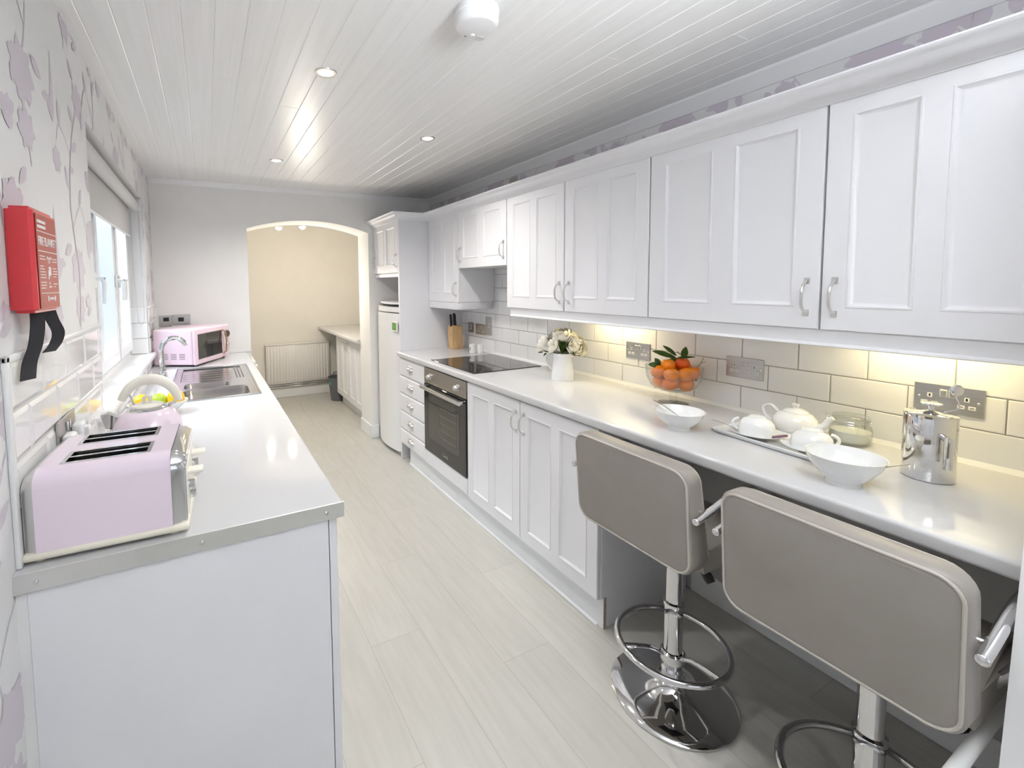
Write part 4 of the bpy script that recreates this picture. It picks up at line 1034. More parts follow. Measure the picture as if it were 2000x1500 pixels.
# ------------------------------------------------------------------ TABLEWARE ON RIGHT WORKTOP
def rbowl(label, c, rr, h, grp):
    t = None
    bm = new(); b0 = rr*.46
    lathe(bm, [(0, .004), (b0*.85, .004), (b0*.88, 0), (b0, 0), (b0, .008), (b0*1.04, .012), (rr*.66, h*.35), (rr*.88, h*.68), (rr*.985, h*.97), (rr, h), (rr-.003, h), (rr*.85, h*.68), (rr*.60, h*.35), (rr*.36, h*.22), (0, h*.19)], c, 56)
    o = obj('cereal_bowl', bm, porc, ang=50); tag(o, label, 'bowl', grp); return o
rbowl('white porcelain cereal bowl with a teaspoon, left of the tea tray', (1.575, 1.085, WT), .088, .068, 'white cereal bowls')
rbowl('white porcelain cereal bowl in front of the cafetiere', (1.535, .578, WT), .086, .078, 'white cereal bowls')
def spoon(label, p, q, bowl=True, group='spoons', up=False):
    """p: bowl end, q: handle end"""
    p = Vector(p); q = Vector(q); d = (q-p).normalized(); L_ = (q-p).length
    bm = new(); side = d.cross(Vector((0, 0, 1))).normalized(); upv = side.cross(d)
    rings = []
    for k in range(21):
        s = k/20; w_ = .0018+.0022*s; zz = .004*sin(pi*s)
        if s < .25: w_ = max(.0018, .0145*sin(pi*min(1, (s+.0)/.27))**.6)
        c = p+d*L_*s+upv*(zz-(.004*sin(pi*s/.25) if s < .25 else 0)); rings.append([bm.verts.new(c+side*w_+upv*.0006), bm.verts.new(c-side*w_+upv*.0006), bm.verts.new(c-side*w_-upv*.0006), bm.verts.new(c+side*w_-upv*.0006)])
    for A_, B_ in zip(rings, rings[1:]):
        for k in range(4): bm.faces.new((A_[k], A_[(k+1) % 4], B_[(k+1) % 4], B_[k]))
    bm.faces.new(rings[0]); bm.faces.new(rings[-1][::-1])
    o = obj('teaspoon', bm, satin); tag(o, label, 'spoon', group); return o
spoon('steel teaspoon leaning in the white bowl left of the tea tray', (1.590, 1.065, WT+.024), (1.560, 1.185, WT+.088))
spoon('steel teaspoon leaning over the rim of the bowl in front of the cafetiere', (1.530, .560, WT+.026), (1.548, .455, WT+.092))
# serving tray
t = None
bm = new(); TR = Matrix.Translation((1.715, .80, WT)) @ Matrix.Rotation(R_(-4), 4, 'Z')
lv = [(-.013, .0), (-.011, .001), (-.002, .010), (0, .016), (-.003, .0175), (-.010, .015), (-.032, .005)]
rg = []
for ins, z in lv: rg.append([bm.verts.new((x_, y_, z)) for x_, y_ in rrect(0, 0, .185+2*ins, .40+2*ins, .012, 4)])
for A_, B_ in zip(rg, rg[1:]):
    for k in range(len(A_)): bm.faces.new((A_[k], A_[(k+1) % len(A_)], B_[(k+1) % len(A_)], B_[k]))
bm.faces.new(rg[-1]); bm.faces.new(rg[0][::-1])
tag(obj('serving_tray', bm, porc, xf=TR, ang=60), 'long rectangular white porcelain tray under the two upturned cups', 'tray')
def cupset(cx, cy, ha, lab1, lab2):
    zs = WT+.006
    bm = new(); lathe(bm, [(0, .003), (.028, .003), (.030, 0), (.034, 0), (.036, .004), (.060, .010), (.0785, .0185), (.078, .0205), (.058, .0135), (.030, .007), (0, .006)], (cx, cy, zs), 48); s = obj('saucer', bm, porc, ang=60); tag(s, lab1, 'saucer', 'white saucers on the tray')
    z = zs+.0095
    t = thing('teacup', lab2, 'cup', (cx, cy, z), 'upturned white cups on the tray')
    bm = new(); lathe(bm, [(.047, .001), (.0525, 0), (.0535, .006), (.0535, .022), (.050, .040), (.040, .053), (.028, .058), (.026, .063), (.023, .063), (.022, .059), (0, .058)], (cx, cy, z), 48); obj('cup_body', bm, porc, t, ang=50)
    bm = new(); pts = []
    d = Vector((cos(ha), sin(ha), 0))
    for k in range(13):
        a = R_(75-150*k/12); pts.append(Vector((cx, cy, z+.030))+d*(.050+.026*cos(a)-.006)+Vector((0, 0, .020*sin(a))))
    tube(bm, pts, [.005]*13, 10); obj('cup_handle', bm, porc, t)
cupset(1.705, .885, R_(120), 'white saucer under the upturned cup at the far end of the tray', 'upturned white cup at the far end of the tray, handle to the wall side')
cupset(1.705, .725, R_(-45), 'white saucer under the upturned cup at the near end of the tray', 'upturned white cup at the near end of the tray beside the jar')
spoon('thin steel teaspoon on the far saucer, left of its cup', (1.672, .925, WT+.020), (1.640, 1.000, WT+.045))
bm = new(); bx(bm, (-.022, -.008, 0), (.022, .008, .005), .002); o = obj('sugar_sachet', bm, purple, xf=Matrix.Translation((1.688, .805, WT+.031)) @ Matrix.Rotation(R_(-62), 4, 'Z') @ Matrix.Rotation(R_(-18), 4, 'Y')); tag(o, 'small purple wrapped sachet between the two upturned cups', 'sachet')
# teapot
TPX, TPY = 1.865, .845
t = thing('teapot', 'round white porcelain teapot with knobbed lid against the tiled wall', 'teapot', (TPX, TPY, WT))
bm = new(); lathe(bm, [(0, .003), (.036, .003), (.038, 0), (.042, 0), (.044, .005), (.060, .022), (.066, .042), (.062, .062), (.048, .078), (.036, .084), (.034, .084)], (TPX, TPY, WT), 48); obj('pot_body', bm, porc, t, ang=60)
bm = new(); lathe(bm, [(.038, .084), (.036, .088), (.022, .094), (.008, .096), (.007, .100), (.0115, .105), (.011, .111), (0, .113)], (TPX, TPY, WT), 36); obj('lid', bm, porc, t, ang=60)
d = Vector((.12, -1, 0)).normalized()
bm = new(); c0 = Vector((TPX, TPY, WT)); tube(bm, smooth_pts([c0+d*.052+Vector((0, 0, .035)), c0+d*.080+Vector((0, 0, .050)), c0+d*.092+Vector((0, 0, .072)), c0+d*.104+Vector((0, 0, .084))], 5), [.017]*2+[.0155, .014, .0125, .0115, .011, .010, .0095, .009, .0085, .008, .0078, .0075, .0075, .0075], 14); obj('spout', bm, porc, t)
bm = new(); tube(bm, smooth_pts([c0-d*.050+Vector((0, 0, .072)), c0-d*.075+Vector((0, 0, .092)), c0-d*.098+Vector((0, 0, .080)), c0-d*.090+Vector((0, 0, .050)), c0-d*.060+Vector((0, 0, .030))], 5), .0055, 10); obj('handle', bm, porc, t)
# clip jar
JX, JY = 1.930, .715
t = thing('storage_jar', 'clip top glass jar of sugar between the teapot and cafetiere', 'jar', (JX, JY, WT))
bm = new(); lathe(bm, [(0, .002), (.046, .002), (.054, .010), (.056, .024), (.055, .055), (.049, .068), (.045, .072), (.047, .074), (.047, .078), (.043, .078), (.043, .073), (.046, .066), (.052, .054), (.0535, .024), (.051, .012), (.044, .006), (0, .006)], (JX, JY, WT), 48); obj('glass_jar', bm, glassm, t, ang=60)
bm = new(); lathe(bm, [(0, .0065), (.043, .0065), (.050, .013), (.0525, .024), (.0525, .043), (.045, .045), (0, .046)], (JX, JY, WT), 40); obj('sugar', bm, sugar, t, ang=60)
bm = new(); lathe(bm, [(0, .084), (.040, .084), (.048, .082), (.049, .088), (.046, .094), (.030, .098), (0, .099)], (JX, JY, WT), 48); obj('jar_lid', bm, glassm, t, ang=60)
bm = new(); tube(bm, [(JX+.0495*cos(2*pi*k/32), JY+.0495*sin(2*pi*k/32), WT+.080) for k in range(32)], .0013, 6, closed=True); tube(bm, [(JX+.047*cos(2*pi*k/32), JY+.047*sin(2*pi*k/32), WT+.071) for k in range(32)], .0013, 6, closed=True)
for s in (-1, 1):
    tube(bm, smooth_pts([(JX-.02, JY+s*.045, WT+.071), (JX-.025, JY+s*.060, WT+.078), (JX-.02, JY+s*.058, WT+.090), (JX-.012, JY+s*.050, WT+.084)], 5), .0013, 6)
obj('wire_clip', bm, chrome, t)
# cafetiere
CX, CY = 1.775, .487
t = thing('cafetiere', 'polished steel cafetiere with plunger knob and bar handle', 'cafetiere', (CX, CY, WT))
bm = new(); lathe(bm, [(0, .001), (.050, .001), (.0525, .004), (.0525, .172), (.051, .176)], (CX, CY, WT), 64); obj('pot', bm, chrome, t, ang=40)
bm = new(); lathe(bm, [(r_, z_+.014) for r_, z_ in [(.053, .160), (.0535, .166), (.050, .169), (.020, .171), (.017, .173), (.008, .174), (.006, .176), (.006, .192), (0, .192)]], (CX, CY, WT), 56); obj('lid', bm, chrome, t, ang=40)
bm = new(); lathe(bm, [(r_, z_+.012) for r_, z_ in [(0, .190), (.010, .190), (.021, .194), (.0215, .197), (.018, .199), (0, .200)]], (CX, CY, WT), 32); obj('plunger_knob', bm, chrome, t, ang=40)
bm = new(); h_ = Vector((-.74, -.67, 0)).normalized(); hp = Vector((CX, CY, WT))
tube(bm, [hp+h_*.050+Vector((0, 0, .132)), hp+h_*.072+Vector((0, 0, .127))], .0075, 14); tube(bm, [hp+h_*.078+Vector((0, 0, .138)), hp+h_*.078+Vector((0, 0, .052))], .0095, 20)
obj('bar_handle', bm, chrome, t)
# spoon standing on the cafetiere lid
t = thing('coffee_spoon', 'long handled steel spoon standing up behind the cafetiere lid', 'spoon', (CX+.01, CY, WT+.184), 'spoons')
bm = new(); b0 = Vector((CX+.004, CY-.020, WT+.1865))
tube(bm, smooth_pts([b0, b0+Vector((.016, -.022, .012)), b0+Vector((.018, -.026, .020)), b0+Vector((.016, -.020, .044)), b0+Vector((.016, -.020, .052))], 5), .0016, 8)
obj('stem', bm, chrome, t)
bm = new(); ell(bm, b0+Vector((.016, -.020, .064)), .0135, .0045, .0155, 20, 12, rot=Matrix.Rotation(R_(-60), 3, 'Z')); obj('spoon_bowl', bm, chrome, t)

# fruit compote with satsumas
FX, FY = 1.880, 1.325
t = thing('glass_fruit_bowl', 'footed clear glass bowl filled with satsumas', 'bowl', (FX, FY, WT))
bm = new(); lathe(bm, [(0, 0), (.062, 0), (.064, .002), (.050, .005), (.018, .009), (.0155, .016), (.0155, .050), (.022, .056), (.060, .062), (.095, .082), (.112, .118), (.1175, .168), (.1155, .168), (.1095, .119), (.092, .085), (.055, .067), (0, .062)], (FX, FY, WT), 64); obj('glass', bm, glassm, t, ang=60)
sats = [((-.045, .040, .096), .032), ((-.060, -.022, .098), .031), ((.005, -.060, .094), .032), ((.052, -.030, .096), .032), ((.030, .045, .094), .031), ((-.015, -.008, .092), .028),
        ((-.072, .032, .146), .031), ((-.074, -.040, .142), .031), ((-.020, -.072, .143), .032), ((.040, -.070, .145), .031), ((.078, .000, .148), .032), ((-.005, .020, .150), .032), ((-.040, .005, .176), .031), ((.030, -.020, .182), .032), ((.045, .055, .150), .031)]
wh = ['low on the wall and hob side', 'low on the aisle side', 'low in the middle facing the stools', 'low on the wall side', 'low at the back', 'at the very bottom centre', 'against the rim on the hob side', 'against the rim on the aisle side', 'halfway up facing the stools', 'halfway up towards the cafetiere', 'against the rim beside the tiles', 'in the centre layer', 'on top towards the hob', 'on the very top, deeper red orange', 'near the top at the back']
for (c, rr), w_ in zip(sats, wh):
    top = 'very top' in w_
    o = thing('satsuma', 'satsuma '+w_+' of the glass fruit bowl' if not top else 'deeper red orange satsuma on the very top of the glass fruit bowl', 'fruit', (FX+c[0]*.92, FY+c[1]*.92, WT+c[2]), 'satsumas in the glass bowl')
    bm = new(); ell(bm, (FX+c[0]*.92, FY+c[1]*.92, WT+c[2]), rr*1.06, rr*1.06, rr*.92, 26, 16, rot=Matrix.Rotation(random.uniform(-.6, .6), 3, 'X'), fn=lambda q: q*(1-.12*max(0, q.z-.85)/.15)); obj('peel', bm, orange2 if top else orange, o, ang=180)
    bm = new(); cyl(bm, (FX+c[0]*.92, FY+c[1]*.92, WT+c[2]+rr*.78), (FX+c[0]*.92, FY+c[1]*.92, WT+c[2]+rr*.86), .0025, 6); obj('stalk', bm, leafm, o)
def leaf3(bm, base, tip, w, curl=.006):
    base = Vector(base); tip = Vector(tip); d = tip-base; s = d.cross(Vector((-.8, -.6, .45))).normalized(); u_ = s.cross(d).normalized(); prev = None; n = 8
    for k in range(n+1):
        tt = k/n; ww = max(.0003, w*sin(pi*tt)**.75); c = base+d*tt+u_*curl*sin(pi*tt)
        cur = [bm.verts.new(c+s*ww+u_*ww*.25), bm.verts.new(c), bm.verts.new(c-s*ww+u_*ww*.25)]
        if prev:
            for j in (0, 1): bm.faces.new((prev[j], prev[j+1], cur[j+1], cur[j]))
        prev = cur
def leafobj(name, specs, m, parent, th=.0006):
    bm = new()
    for sp_ in specs: leaf3(bm, *sp_)
    bmesh.ops.solidify(bm, geom=bm.faces[:], thickness=th); return obj(name, bm, m, parent, ang=60)
t = thing('satsuma_sprig', 'sprig of glossy green leaves on top of the satsumas', 'leaves', (FX, FY, WT+.2))
q = Vector((FX+.005, FY-.01, WT+.205))
leafobj('leaf', [(q, q+Vector((-.070, .075, .030)), .012)], leafm, t)
leafobj('leaf', [(q+Vector((0, 0, .01)), q+Vector((-.030, .050, .055)), .009)], leafm, t)
leafobj('leaf', [(q+Vector((.015, -.02, .0)), q+Vector((.020, -.028, .055)), .014)], leafm, t)
leafobj('leaf', [(q, q+Vector((-.055, .030, -.035)), .012)], leafm, t)
leafobj('leaf', [(q, q+Vector((.020, -.075, .015)), .006)], leafm, t)
bm = new(); tube(bm, [q+Vector((-.02, .02, -.02)), q, q+Vector((.012, -.015, .012)), q+Vector((.0, .0, .03))], .0018, 6); obj('twig', bm, leafm, t)
t = thing('satsuma_sprig', 'small leaf cluster on the aisle side satsumas of the glass bowl', 'leaves', (FX-.07, FY+.02, WT+.18))
q = Vector((FX-.065, FY+.02, WT+.172))
leafobj('leaf', [(q, q+Vector((-.035, .035, .004)), .013)], leafm, t); leafobj('leaf', [(q, q+Vector((-.01, .02, .034)), .012)], leafm, t); leafobj('leaf', [(q, q+Vector((.02, -.035, .02)), .008)], leafm, t)
t = thing('satsuma_sprig', 'pale twig leaning over the wall side rim of the glass bowl', 'leaves', (FX+.09, FY-.05, WT+.18))
bm = new(); q = Vector((FX+.078, FY-.045, WT+.150)); tube(bm, [q, q+Vector((.006, -.025, .035)), q+Vector((.006, -.036, .062))], .0016, 6); tube(bm, [q+Vector((.006, -.025, .035)), q+Vector((.006, -.045, .045))], .0013, 6); obj('twig', bm, leafl, t)
leafobj('leaf', [(q, q+Vector((-.01, -.015, -.05)), .012)], leafm, t)

# flower jug
GX, GY = 1.805, 1.955
t = thing('jug', 'tall white porcelain jug holding cream roses beside the hob', 'jug', (GX, GY, WT))
bm = new()
def spoutw(qv, a):
    k = max(0, cos(a-R_(-62)))**8; zz = max(0, qv.z-.125)/.03
    return qv+Vector((cos(R_(-62)), sin(R_(-62)), 0))*.020*k*zz
lathe(bm, [(0, .003), (.058, .003), (.062, 0), (.063, .006), (.061, .05), (.056, .09), (.052, .12), (.053, .138), (.056, .152), (.053, .152), (.049, .12), (.053, .09), (.057, .02), (0, .012)], (GX, GY, WT), 48, warp=spoutw); obj('jug_body', bm, porc, t, ang=60)
d = Vector((-.45, .9, 0)).normalized(); c0 = Vector((GX, GY, WT))
bm = new(); tube(bm, smooth_pts([c0+d*.052+Vector((0, 0, .140)), c0+d*.088+Vector((0, 0, .138)), c0+d*.098+Vector((0, 0, .105)), c0+d*.080+Vector((0, 0, .065)), c0+d*.056+Vector((0, 0, .045))], 5), .0055, 10); obj('jug_handle', bm, porc, t)
def rose(label, c, rr, tilt):
    t = thing('rose', label, 'flower', c, 'cream roses in the jug')
    rotm = Vector((0, 0, 1)).rotation_difference(Vector(tilt).normalized()).to_matrix()
    bm = new(); rnd = random.Random(int(c[0]*9999))
    for layer in range(5):
        n = 3+layer; R__ = rr*(.34+.165*layer); top = R_(18+13*layer)
        for k in range(n):
            a = 2*pi*(k+.37*layer)/n+rnd.uniform(-.15, .15); wdt = 2*pi/n*1.25; prev = None; tp = top+rnd.uniform(-.12, .12)
            for j in range(8):
                s = j/7; row_ = []; ph = R_(150)+(tp-R_(150))*s
                for i in range(9):
                    q_ = (i/8-.5)*2; aa = a+q_*wdt/2*(1-.45*max(0, s-.6)/.4*abs(q_)); phh = ph+.16*q_*q_*s
                    rad = R__*(1+.10*s**5*(layer > 0)+.03*sin(5*q_+layer)*s)*sin(max(.12, phh)); z_ = R__*.82*cos(phh)-rr*.05
                    row_.append(bm.verts.new(Vector(c)+rotm @ Vector((rad*cos(aa), rad*sin(aa), z_))))
                if prev:
                    for i in range(8): bm.faces.new((prev[i], prev[i+1], row_[i+1], row_[i]))
                prev = row_
    ell(bm, Vector(c)+rotm @ Vector((0, 0, -rr*.1)), rr*.30, rr*.30, rr*.26, 12, 8)
    obj('petals', bm, petal, t, recalc=False, ang=180)
    bm = new(); tube(bm, [Vector(c)+rotm @ Vector((0, 0, -rr*.35)), (Vector(c)+Vector((GX, GY, WT+.14)))/2, Vector((GX, GY, WT+.10))], .003, 8); obj('stem', bm, leafm, t)
    leafobj('sepals', [(Vector(c)+rotm @ Vector((0, 0, -rr*.42)), Vector(c)+rotm @ Vector((rr*.9*cos(a), rr*.9*sin(a), -rr*.5)), .007) for a in (0, 2, 4)], leafm, t)
z = WT
rose('cream rose at the very top of the jug', (GX-.005, GY, z+.265), .054, (-.2, -.1, 1))
rose('large cream rose drooping over the jug on the hob side', (GX-.058, GY+.045, z+.205), .058, (-.7, .1, .55))
rose('outer cream rose furthest towards the hob', (GX-.085, GY+.085, z+.200), .046, (-.6, .7, .3))
rose('round cream rose on the fruit bowl side of the jug', (GX+.030, GY-.080, z+.195), .056, (-.3, -.8, .3))
rose('cream rose behind, nearest the tiles', (GX+.060, GY-.045, z+.235), .052, (.3, -.4, .7))
t = thing('rose_foliage', 'small green leaves between the cream roses', 'leaves', (GX, GY, z+.15))
for k in range(14):
    a = random.uniform(0, 2*pi); b0 = Vector((GX, GY, z+.145+.05*random.random())); leafobj('leaf', [(b0, b0+Vector((cos(a)*.055, sin(a)*.055, random.uniform(.0, .07))), .012)], leafl if k % 3 == 0 else leafm, t)
q = Vector((GX-.05, GY+.06, z+.158)); leafobj('leaf', [(q, q+Vector((-.045, .040, -.012)), .006)], leafm, t); leafobj('leaf', [(q, q+Vector((-.03, .01, -.03)), .005)], leafm, t)

# knife block
t = thing('knife_block', 'beech wood knife block with black handled knives in the far corner', 'knife block', (1.885, 3.345, WT))
KB = Matrix.Translation((1.895, 3.335, WT))
bm = new(); prism(bm, [(-.055, 0), (.052, 0), (.040, .195), (-.055, .200), (-.060, .12)], 'y', -.035, .035); bmesh.ops.bevel(bm, geom=bm.edges[:], offset=.003, segments=1, affect='EDGES'); obj('block', bm, wood, t, xf=KB)
for i, (a, b, h_) in enumerate(((-.040, -.014, .10), (-.026, .010, .085), (-.008, -.012, .105), (.010, .008, .095))):
    bm = new(); bx(bm, (a-.010, b-.006, .192), (a+.011, b+.006, .198+h_), .004, 2); objs('knife_handle', bm, black, t, xf=KB @ Matrix.Rotation(R_(-4), 4, 'Y'))
# salt and pepper pots
for (lab, cx, cy) in (('small white patterned pot left of the pair at the back of the hob', 1.872, 3.035), ('small plain white pot right of the pair at the back of the hob', 1.925, 3.000)):
    bm = new(); lathe(bm, [(0, .001), (.024, .001), (.026, .004), (.026, .070), (.024, .072), (.022, .070), (.022, .010), (0, .008)], (cx, cy, WT), 32); o = obj('small_pot', bm, porc); tag(o, lab, 'pot', 'small white pots by the hob')
bm = new()
for k in range(5): bx(bm, (1.872-.0262, 3.023+.005*k, WT+.02+.008*(k % 3)), (1.872-.0245, 3.026+.005*k, WT+.05+.004*(k % 2)))
obj('grey_pattern', bm, dsteel, bpy.data.objects['small_pot'])

# ------------------------------------------------------------------ BAR STOOLS
def stool():
    t = thing('bar_stool', 'taupe leather bar stool with chrome pedestal under the middle of the breakfast bar', 'bar stool', (1.42, .98, 0), 'bar stools at the breakfast bar')
    cx, cy = 1.42, .98
    bm = new(); lathe(bm, [(0, 0), (.196, 0), (.2, .004), (.2, .010), (.192, .016), (.150, .022), (.100, .032), (.060, .050), (.040, .068), (.034, .080)], (cx, cy, 0), 72); obj('base', bm, chrome, t, ang=50)
    bm = new(); lathe(bm, [(.036, .078), (.036, .105), (.030, .112), (.030, .335), (.034, .338), (.034, .348), (.027, .352), (.0255, .59)], (cx, cy, 0), 40); obj('column', bm, chrome, t, ang=40)
    bm = new(); n = 56; ry = .172
    tube(bm, [(cx-.024+.175*cos(2*pi*k/n), cy-.012+ry*sin(2*pi*k/n), .215) for k in range(n)], .0105, 12, closed=True)
    for a in (25, 155, 270):
        e_ = Vector((cx-.024+.170*cos(R_(a)), cy-.012+ry*.97*sin(R_(a)), .213)); s_ = Vector((cx, cy, .150)); tube(bm, smooth_pts([e_, (e_*.45+s_*.55)+Vector((0, 0, .012)), s_+(e_-s_)*.12+Vector((0, 0, -.006)), s_], 4), .0075, 10)
    lathe(bm, [(.033, .130), (.040, .135), (.040, .165), (.033, .170)], (cx, cy, 0), 32)
    obj('footrest', bm, chrome, t)
    # seat: L profile in (x,z), backrest towards the aisle (-x)
    xb = 1.205
    def pad(y0, y1, prof, bev=.022):
        b_ = new(); prism(b_, prof, 'y', y0, y1)
        bmesh.ops.bevel(b_, geom=[e for e in b_.edges if (all(abs(v.co.y-y0) < 1e-5 for v in e.verts) or all(abs(v.co.y-y1) < 1e-5 for v in e.verts))], offset=bev, segments=4, affect='EDGES'); return b_
    y0, y1 = .782, 1.218
    def arc(cx_, cz_, r_, a0, a1, n=6): return [(cx_+r_*cos(R_(a0+(a1-a0)*k/n)), cz_+r_*sin(R_(a0+(a1-a0)*k/n))) for k in range(n+1)]
    # backrest slab with rounded corners in (y,z)
    b_ = new(); sec = rrect((y0+y1)/2, .765, y1-y0, .325, .045, 6)
    lv = [(.0, -.016), (.004, -.004), (.012, 0), (.052, 0), (.062, -.004), (.068, -.016)]; rg = []
    zc_, yc_ = .765, (y0+y1)/2
    for (dx, ins) in lv:
        rg.append([b_.verts.new((xb+dx+(max(0, .80-z_)*.16 if dx > .03 else 0)+ .012*(1-((y_-yc_)/.22)**2)*(-1 if dx < .03 else 1)*.6 + .05*((z_-.62)/.3)*-.5, yc_+(y_-yc_)*(1+ins/.22), zc_+(z_-zc_)*(1+ins/.16))) for y_, z_ in sec])
    for A_, B_ in zip(rg, rg[1:]):
        for k in range(len(A_)): b_.faces.new((A_[k], A_[(k+1) % len(A_)], B_[(k+1) % len(A_)], B_[k]))
    b_.faces.new(rg[0][::-1]); b_.faces.new(rg[-1]); back = obj('backrest', b_, leath, t, ang=50)
    for dx, nm in ((.003, 'piping'), (.065, 'piping')):
        b_ = new(); q = [(xb+dx+(max(0, .80-z_)*.16 if dx > .03 else 0)+ .012*(1-((y_-yc_)/.22)**2)*(-1 if dx < .03 else 1)*.6+.05*((z_-.62)/.3)*-.5, yc_+(y_-yc_)*(1-.007/.22), zc_+(z_-zc_)*(1-.007/.16)) for y_, z_ in sec]; tube(b_, q, .0035, 8, closed=True); obj(nm, b_, thread, back)
    # seat cushion
    prof = arc(1.272, .638, .034, 180, 270)+[(1.54, .604)]+arc(1.575, .637, .034, 270, 450)+[(1.30, .671), (1.245, .672)]
    obj('seat', pad(y0+.004, y1-.004, prof), leath, t, ang=50)
    b_ = new(); bx(b_, (cx-.085, cy-.085, .590), (cx+.085, cy+.085, .604), .004); lathe(b_, [(.05, .56), (.045, .590)], (cx, cy, 0), 24, capb=True); obj('seat_plate', b_, black, t)
    b_ = new(); tube(b_, smooth_pts([(cx-.02, cy-.08, .586), (cx-.055, cy-.12, .574), (cx-.065, cy-.165, .535)], 4), [.005]*4+[.010, .013, .014, .015, .013], 12); obj('height_lever', b_, black, t)
    for s in (-1, 1):
        yy = yc_+s*.232; b_ = new()
        pts = smooth_pts([(xb-.006, yy, .790), (xb+.06, yy, .805), (xb+.16, yy, .832), (xb+.25, yy, .832), (xb+.300, yy, .795), (xb+.300, yy, .735), (xb+.27, yy, .690), (xb+.22, yy-s*.01, .662), (xb+.18, yy-s*.03, .640)], 5)
        tube(b_, pts, .0105, 14); tube(b_, smooth_pts([(xb+.08, yy, .745), (xb+.03, yy, .742), (xb+.010, yy, .735)], 4), .0095, 12) if False else None
        arm = obj('armrest', b_, chrome, t)
        b_ = new(); ell(b_, (xb-.008, yy, .790), .006, .0108, .0108, 14, 8); obj('end_cap', b_, chrome, arm); b_ = new(); cyl(b_, (xb+.035, yy, .800), (xb+.035, yy-s*.030, .800), .006, 10); obj('arm_bolt', b_, chrome, arm)
    return t
s1 = stool()
dup(s1, (0, -.52, -.0), 'taupe leather bar stool nearest the camera at the end of the breakfast bar', 'bar stools at the breakfast bar')
# white rail beside the camera
t = thing('wall_rail', 'white painted round rail fixed to the near wall end at the bottom right', 'rail', (1.3, .276, .55))
bm = new(); tube(bm, [(1.62, .276, .552), (1.25, .276, .542), (1.02, .276, .536)], .012, 18); obj('rail_tube', bm, gloss, t)
bm = new(); cyl(bm, (1.60, .2353, .551), (1.60, .276, .551), .010, 18); cyl(bm, (1.60, .2353, .551), (1.60, .241, .551), .018, 18); obj('wall_flange', bm, gloss, t)

# ------------------------------------------------------------------ CEILING THINGS
def downlight(label, x, y, pw=20):
    t = thing('ceiling_downlight', label, 'light', (x, y, ZC), 'recessed ceiling spotlights')
    bm = new(); lathe(bm, [(.028, -.0005), (.030, -.004), (.041, -.0045), (.043, -.0002)], (x, y, ZC), 32); obj('bezel', bm, satin, t)
    bm = new(); lathe(bm, [(0, -.003), (.028, -.003), (.029, 0)], (x, y, ZC), 28); obj('lamp', bm, lampw, t)
    light('downlight_beam', 'SPOT', (x, y, ZC-.02), pw, (1, .965, .92), .03, aim=(x, y, 0), angle=150, blend=1)
downlight('recessed ceiling light nearest the smoke alarm on the left', .45, 1.79, 15); downlight('recessed ceiling light nearest the right wall cabinets', 1.155, 2.34, 24); downlight('farthest recessed ceiling light near the arch', .45, 3.15, 34)
downlight('added unseen fill downlight behind the camera', .45, -.60, 4)  # extra downlight added out of view to fill the near end
t = thing('smoke_alarm', 'round white smoke alarm on the boarded ceiling', 'smoke alarm', (.775, 1.185, ZC))
bm = new(); lathe(bm, [(.066, 0), (.068, -.006), (.068, -.016), (.064, -.020)], (.765, 1.205, ZC), 48); obj('mount', bm, wplast, t, ang=40)
bm = new(); lathe(bm, [(.065, -.019), (.0665, -.034), (.064, -.044), (.058, -.050), (.054, -.0515), (0, -.0515)], (.765, 1.205, ZC), 48); b_ = obj('cover', bm, wplast, t, ang=40)
bm = new()
for k in range(6): bx(bm, (.787+.005*k, 1.235-.0, ZC-.0550), (.7895+.005*k, 1.262-.002*abs(k-2), ZC-.0510), .0005)
lathe(bm, [(0, -.0565), (.006, -.0555), (.010, -.0510)], (.772, 1.242, ZC), 18); obj('grille', bm, wplast, b_)
bm = new(); bx(bm, (.752, 1.255, ZC-.0522), (.758, 1.258, ZC-.0512)); obj('indicator', bm, black, b_)

# ------------------------------------------------------------------ UTILITY ROOM
RB = 6.10
t = thing('radiator', 'white ribbed radiator on the utility room back wall', 'radiator', (1.06, 6.05, .19))
bm = new(); bx(bm, (.655, 6.035, .190), (1.465, 6.060, .700), .004)
for k in range(21): bx(bm, (.672+.0375*k, 6.023, .215), (.672+.0375*k+.022, 6.036, .680), .005, 2)
obj('panel', bm, radm, t, ang=50)
bm = new(); bx(bm, (.652, 6.02, .695), (1.468, 6.082, .706), .002); obj('top_grille', bm, radm, t)
bm = new(); bx(bm, (.75, 6.06, .25), (.78, 6.099, .65)); bx(bm, (1.34, 6.06, .25), (1.37, 6.099, .65)); objs('bracket', bm, radm, t)
bm = new(); tube(bm, [(.66, 6.07, .17), (1.52, 6.07, .17)], .008, 8); tube(bm, [(.66, 6.075, .14), (1.52, 6.075, .14)], .008, 8); tube(bm, [(1.45, 6.045, .20), (1.50, 6.045, .22), (1.52, 6.05, .27), (1.56, 6.05, .28)], .010, 10); cyl(bm, (1.49, 6.045, .19), (1.49, 6.045, .25), .016, 12); objs('pipe', bm, chrome, t)
bm = new(); prism(bm, nose(1.335, XR+.02, .868, .908), 'y', YF+.312, 6.098); tag(obj('worktop', bm, wtop), 'white worktop in the utility room beyond the arch', 'worktop')
t = thing('base_cabinet', 'white double door base cabinet in the utility room beyond the arch', 'cabinet', (1.7, 5, 0))
bm = new(); carcass(bm, 1.442, XR+.01, 4.36, 5.49, .13, .866); obj('carcass', bm, cab, t)
for (ya, yb, hs) in ((5.49, 4.98, 1), (4.975, 4.45, -1)):
    w = ya-yb; h = .860-.13; T = face_right(1.44, ya, .13); bm = new(); panel_door(bm, w, h, two_panels(w, h)); d = obj('door', bm, cab, t, xf=T); add_pull(d, T, (w-.03) if hs > 0 else .03, h-.11, .02)
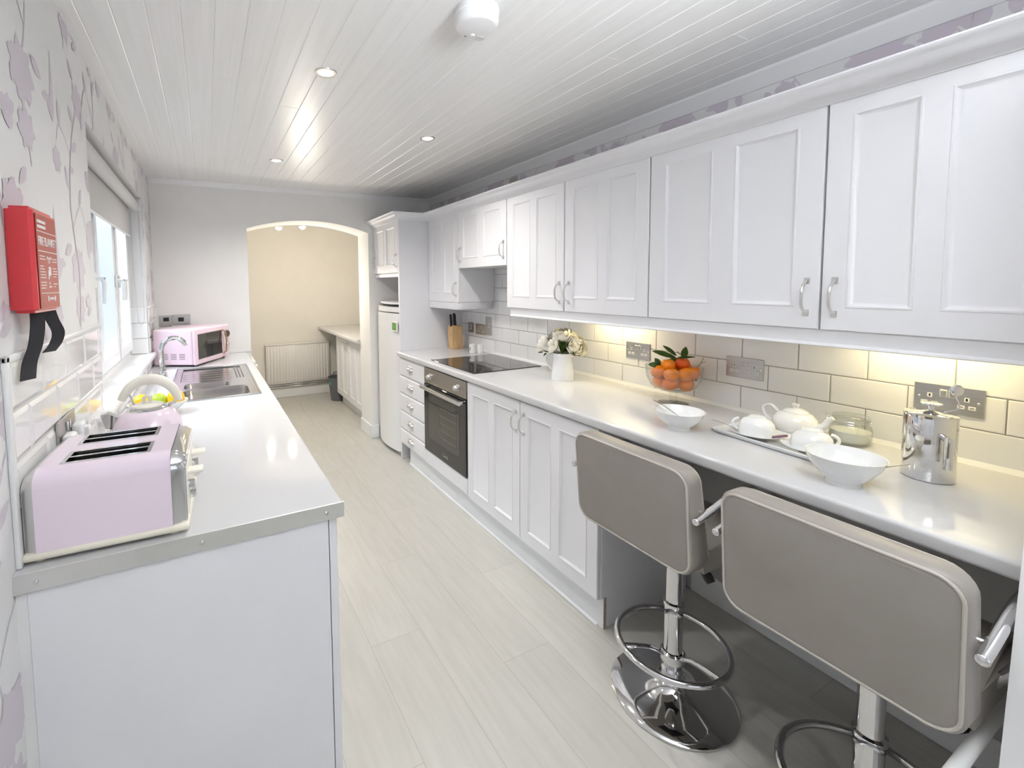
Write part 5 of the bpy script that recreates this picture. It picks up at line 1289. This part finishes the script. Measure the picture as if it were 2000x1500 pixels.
bm = new(); bx(bm, (1.48, 4.36, 0), (1.495, 5.47, .13)); obj('plinth_board', bm, carc, t)
t = thing('waste_bin', 'small grey plastic bin beside the radiator', 'bin', (1.46, 5.62, 0))
bm = new(); lathe(bm, [(0, .003), (.098, 0), (.130, .285), (.136, .290), (.134, .296), (.126, .292), (.094, .008), (0, .008)], (1.475, 5.635, 0), 36); obj('bin_body', bm, binm, t)
bm = new(); bx(bm, (1.352, 5.585, .205), (1.372, 5.625, .245), .002); obj('sticker', bm, teal, t)
t = thing('washing_machine', 'white appliance just inside the utility room on the left', 'appliance', (.1, 4.7, 0))
bm = new(); bx(bm, (-.20, YF+.325, .015), (.385, 4.94, .78), .012, 3)
for a in (-.15, .33):
    for b in (YF+.37, 4.89): cyl(bm, (a, b, 0), (a, b, .02), .02, 12)
obj('casing', bm, wplast, t)
bm = new(); lathe(bm, [(.17, 0), (.165, .02), (.13, .022), (.12, .008), (0, .004)], (0, 0, 0), 36); obj('porthole', bm, satin, t, xf=Matrix.Translation((.385, 4.64, .42)) @ Matrix.Rotation(pi/2, 4, 'Y'))
bm = new(); cyl(bm, (.383, 4.45, .715), (.405, 4.45, .715), .020, 16); obj('dial', bm, wplast, t)
bm = new(); bx(bm, (.20, 5.20, 0), (.385, 5.30, .83), .004); tag(obj('boxed_in_pipes', bm, greyp), 'narrow pale grey boxed column behind the appliance in the utility room', 'panel')
t = thing('spotlight_bar', 'ceiling spotlight bar with glowing bulbs in the utility room', 'light', (.85, 5.2, ZC))
bm = new(); bx(bm, (.55, 5.12, ZC-.025), (1.15, 5.16, ZC), .004); obj('bar', bm, satin, t)
for (x_, y_, z_) in ((.985, 5.14, 2.105), (.735, 5.14, 2.085)):
    bm = new(); tube(bm, [(x_, y_, ZC-.02), (x_, y_, z_+.05)], .008, 8); lathe(bm, [(.012, .06), (.030, .04), (.040, .0), (.037, .0), (.026, .038), (0, .05)], (x_, y_, z_), 24); sh = obj('lamp_shade', bm, satin, t)
    bm = new(); ell(bm, (x_, y_, z_-.002), .034, .034, .026, 20, 12); obj('bulb', bm, spotm, sh)
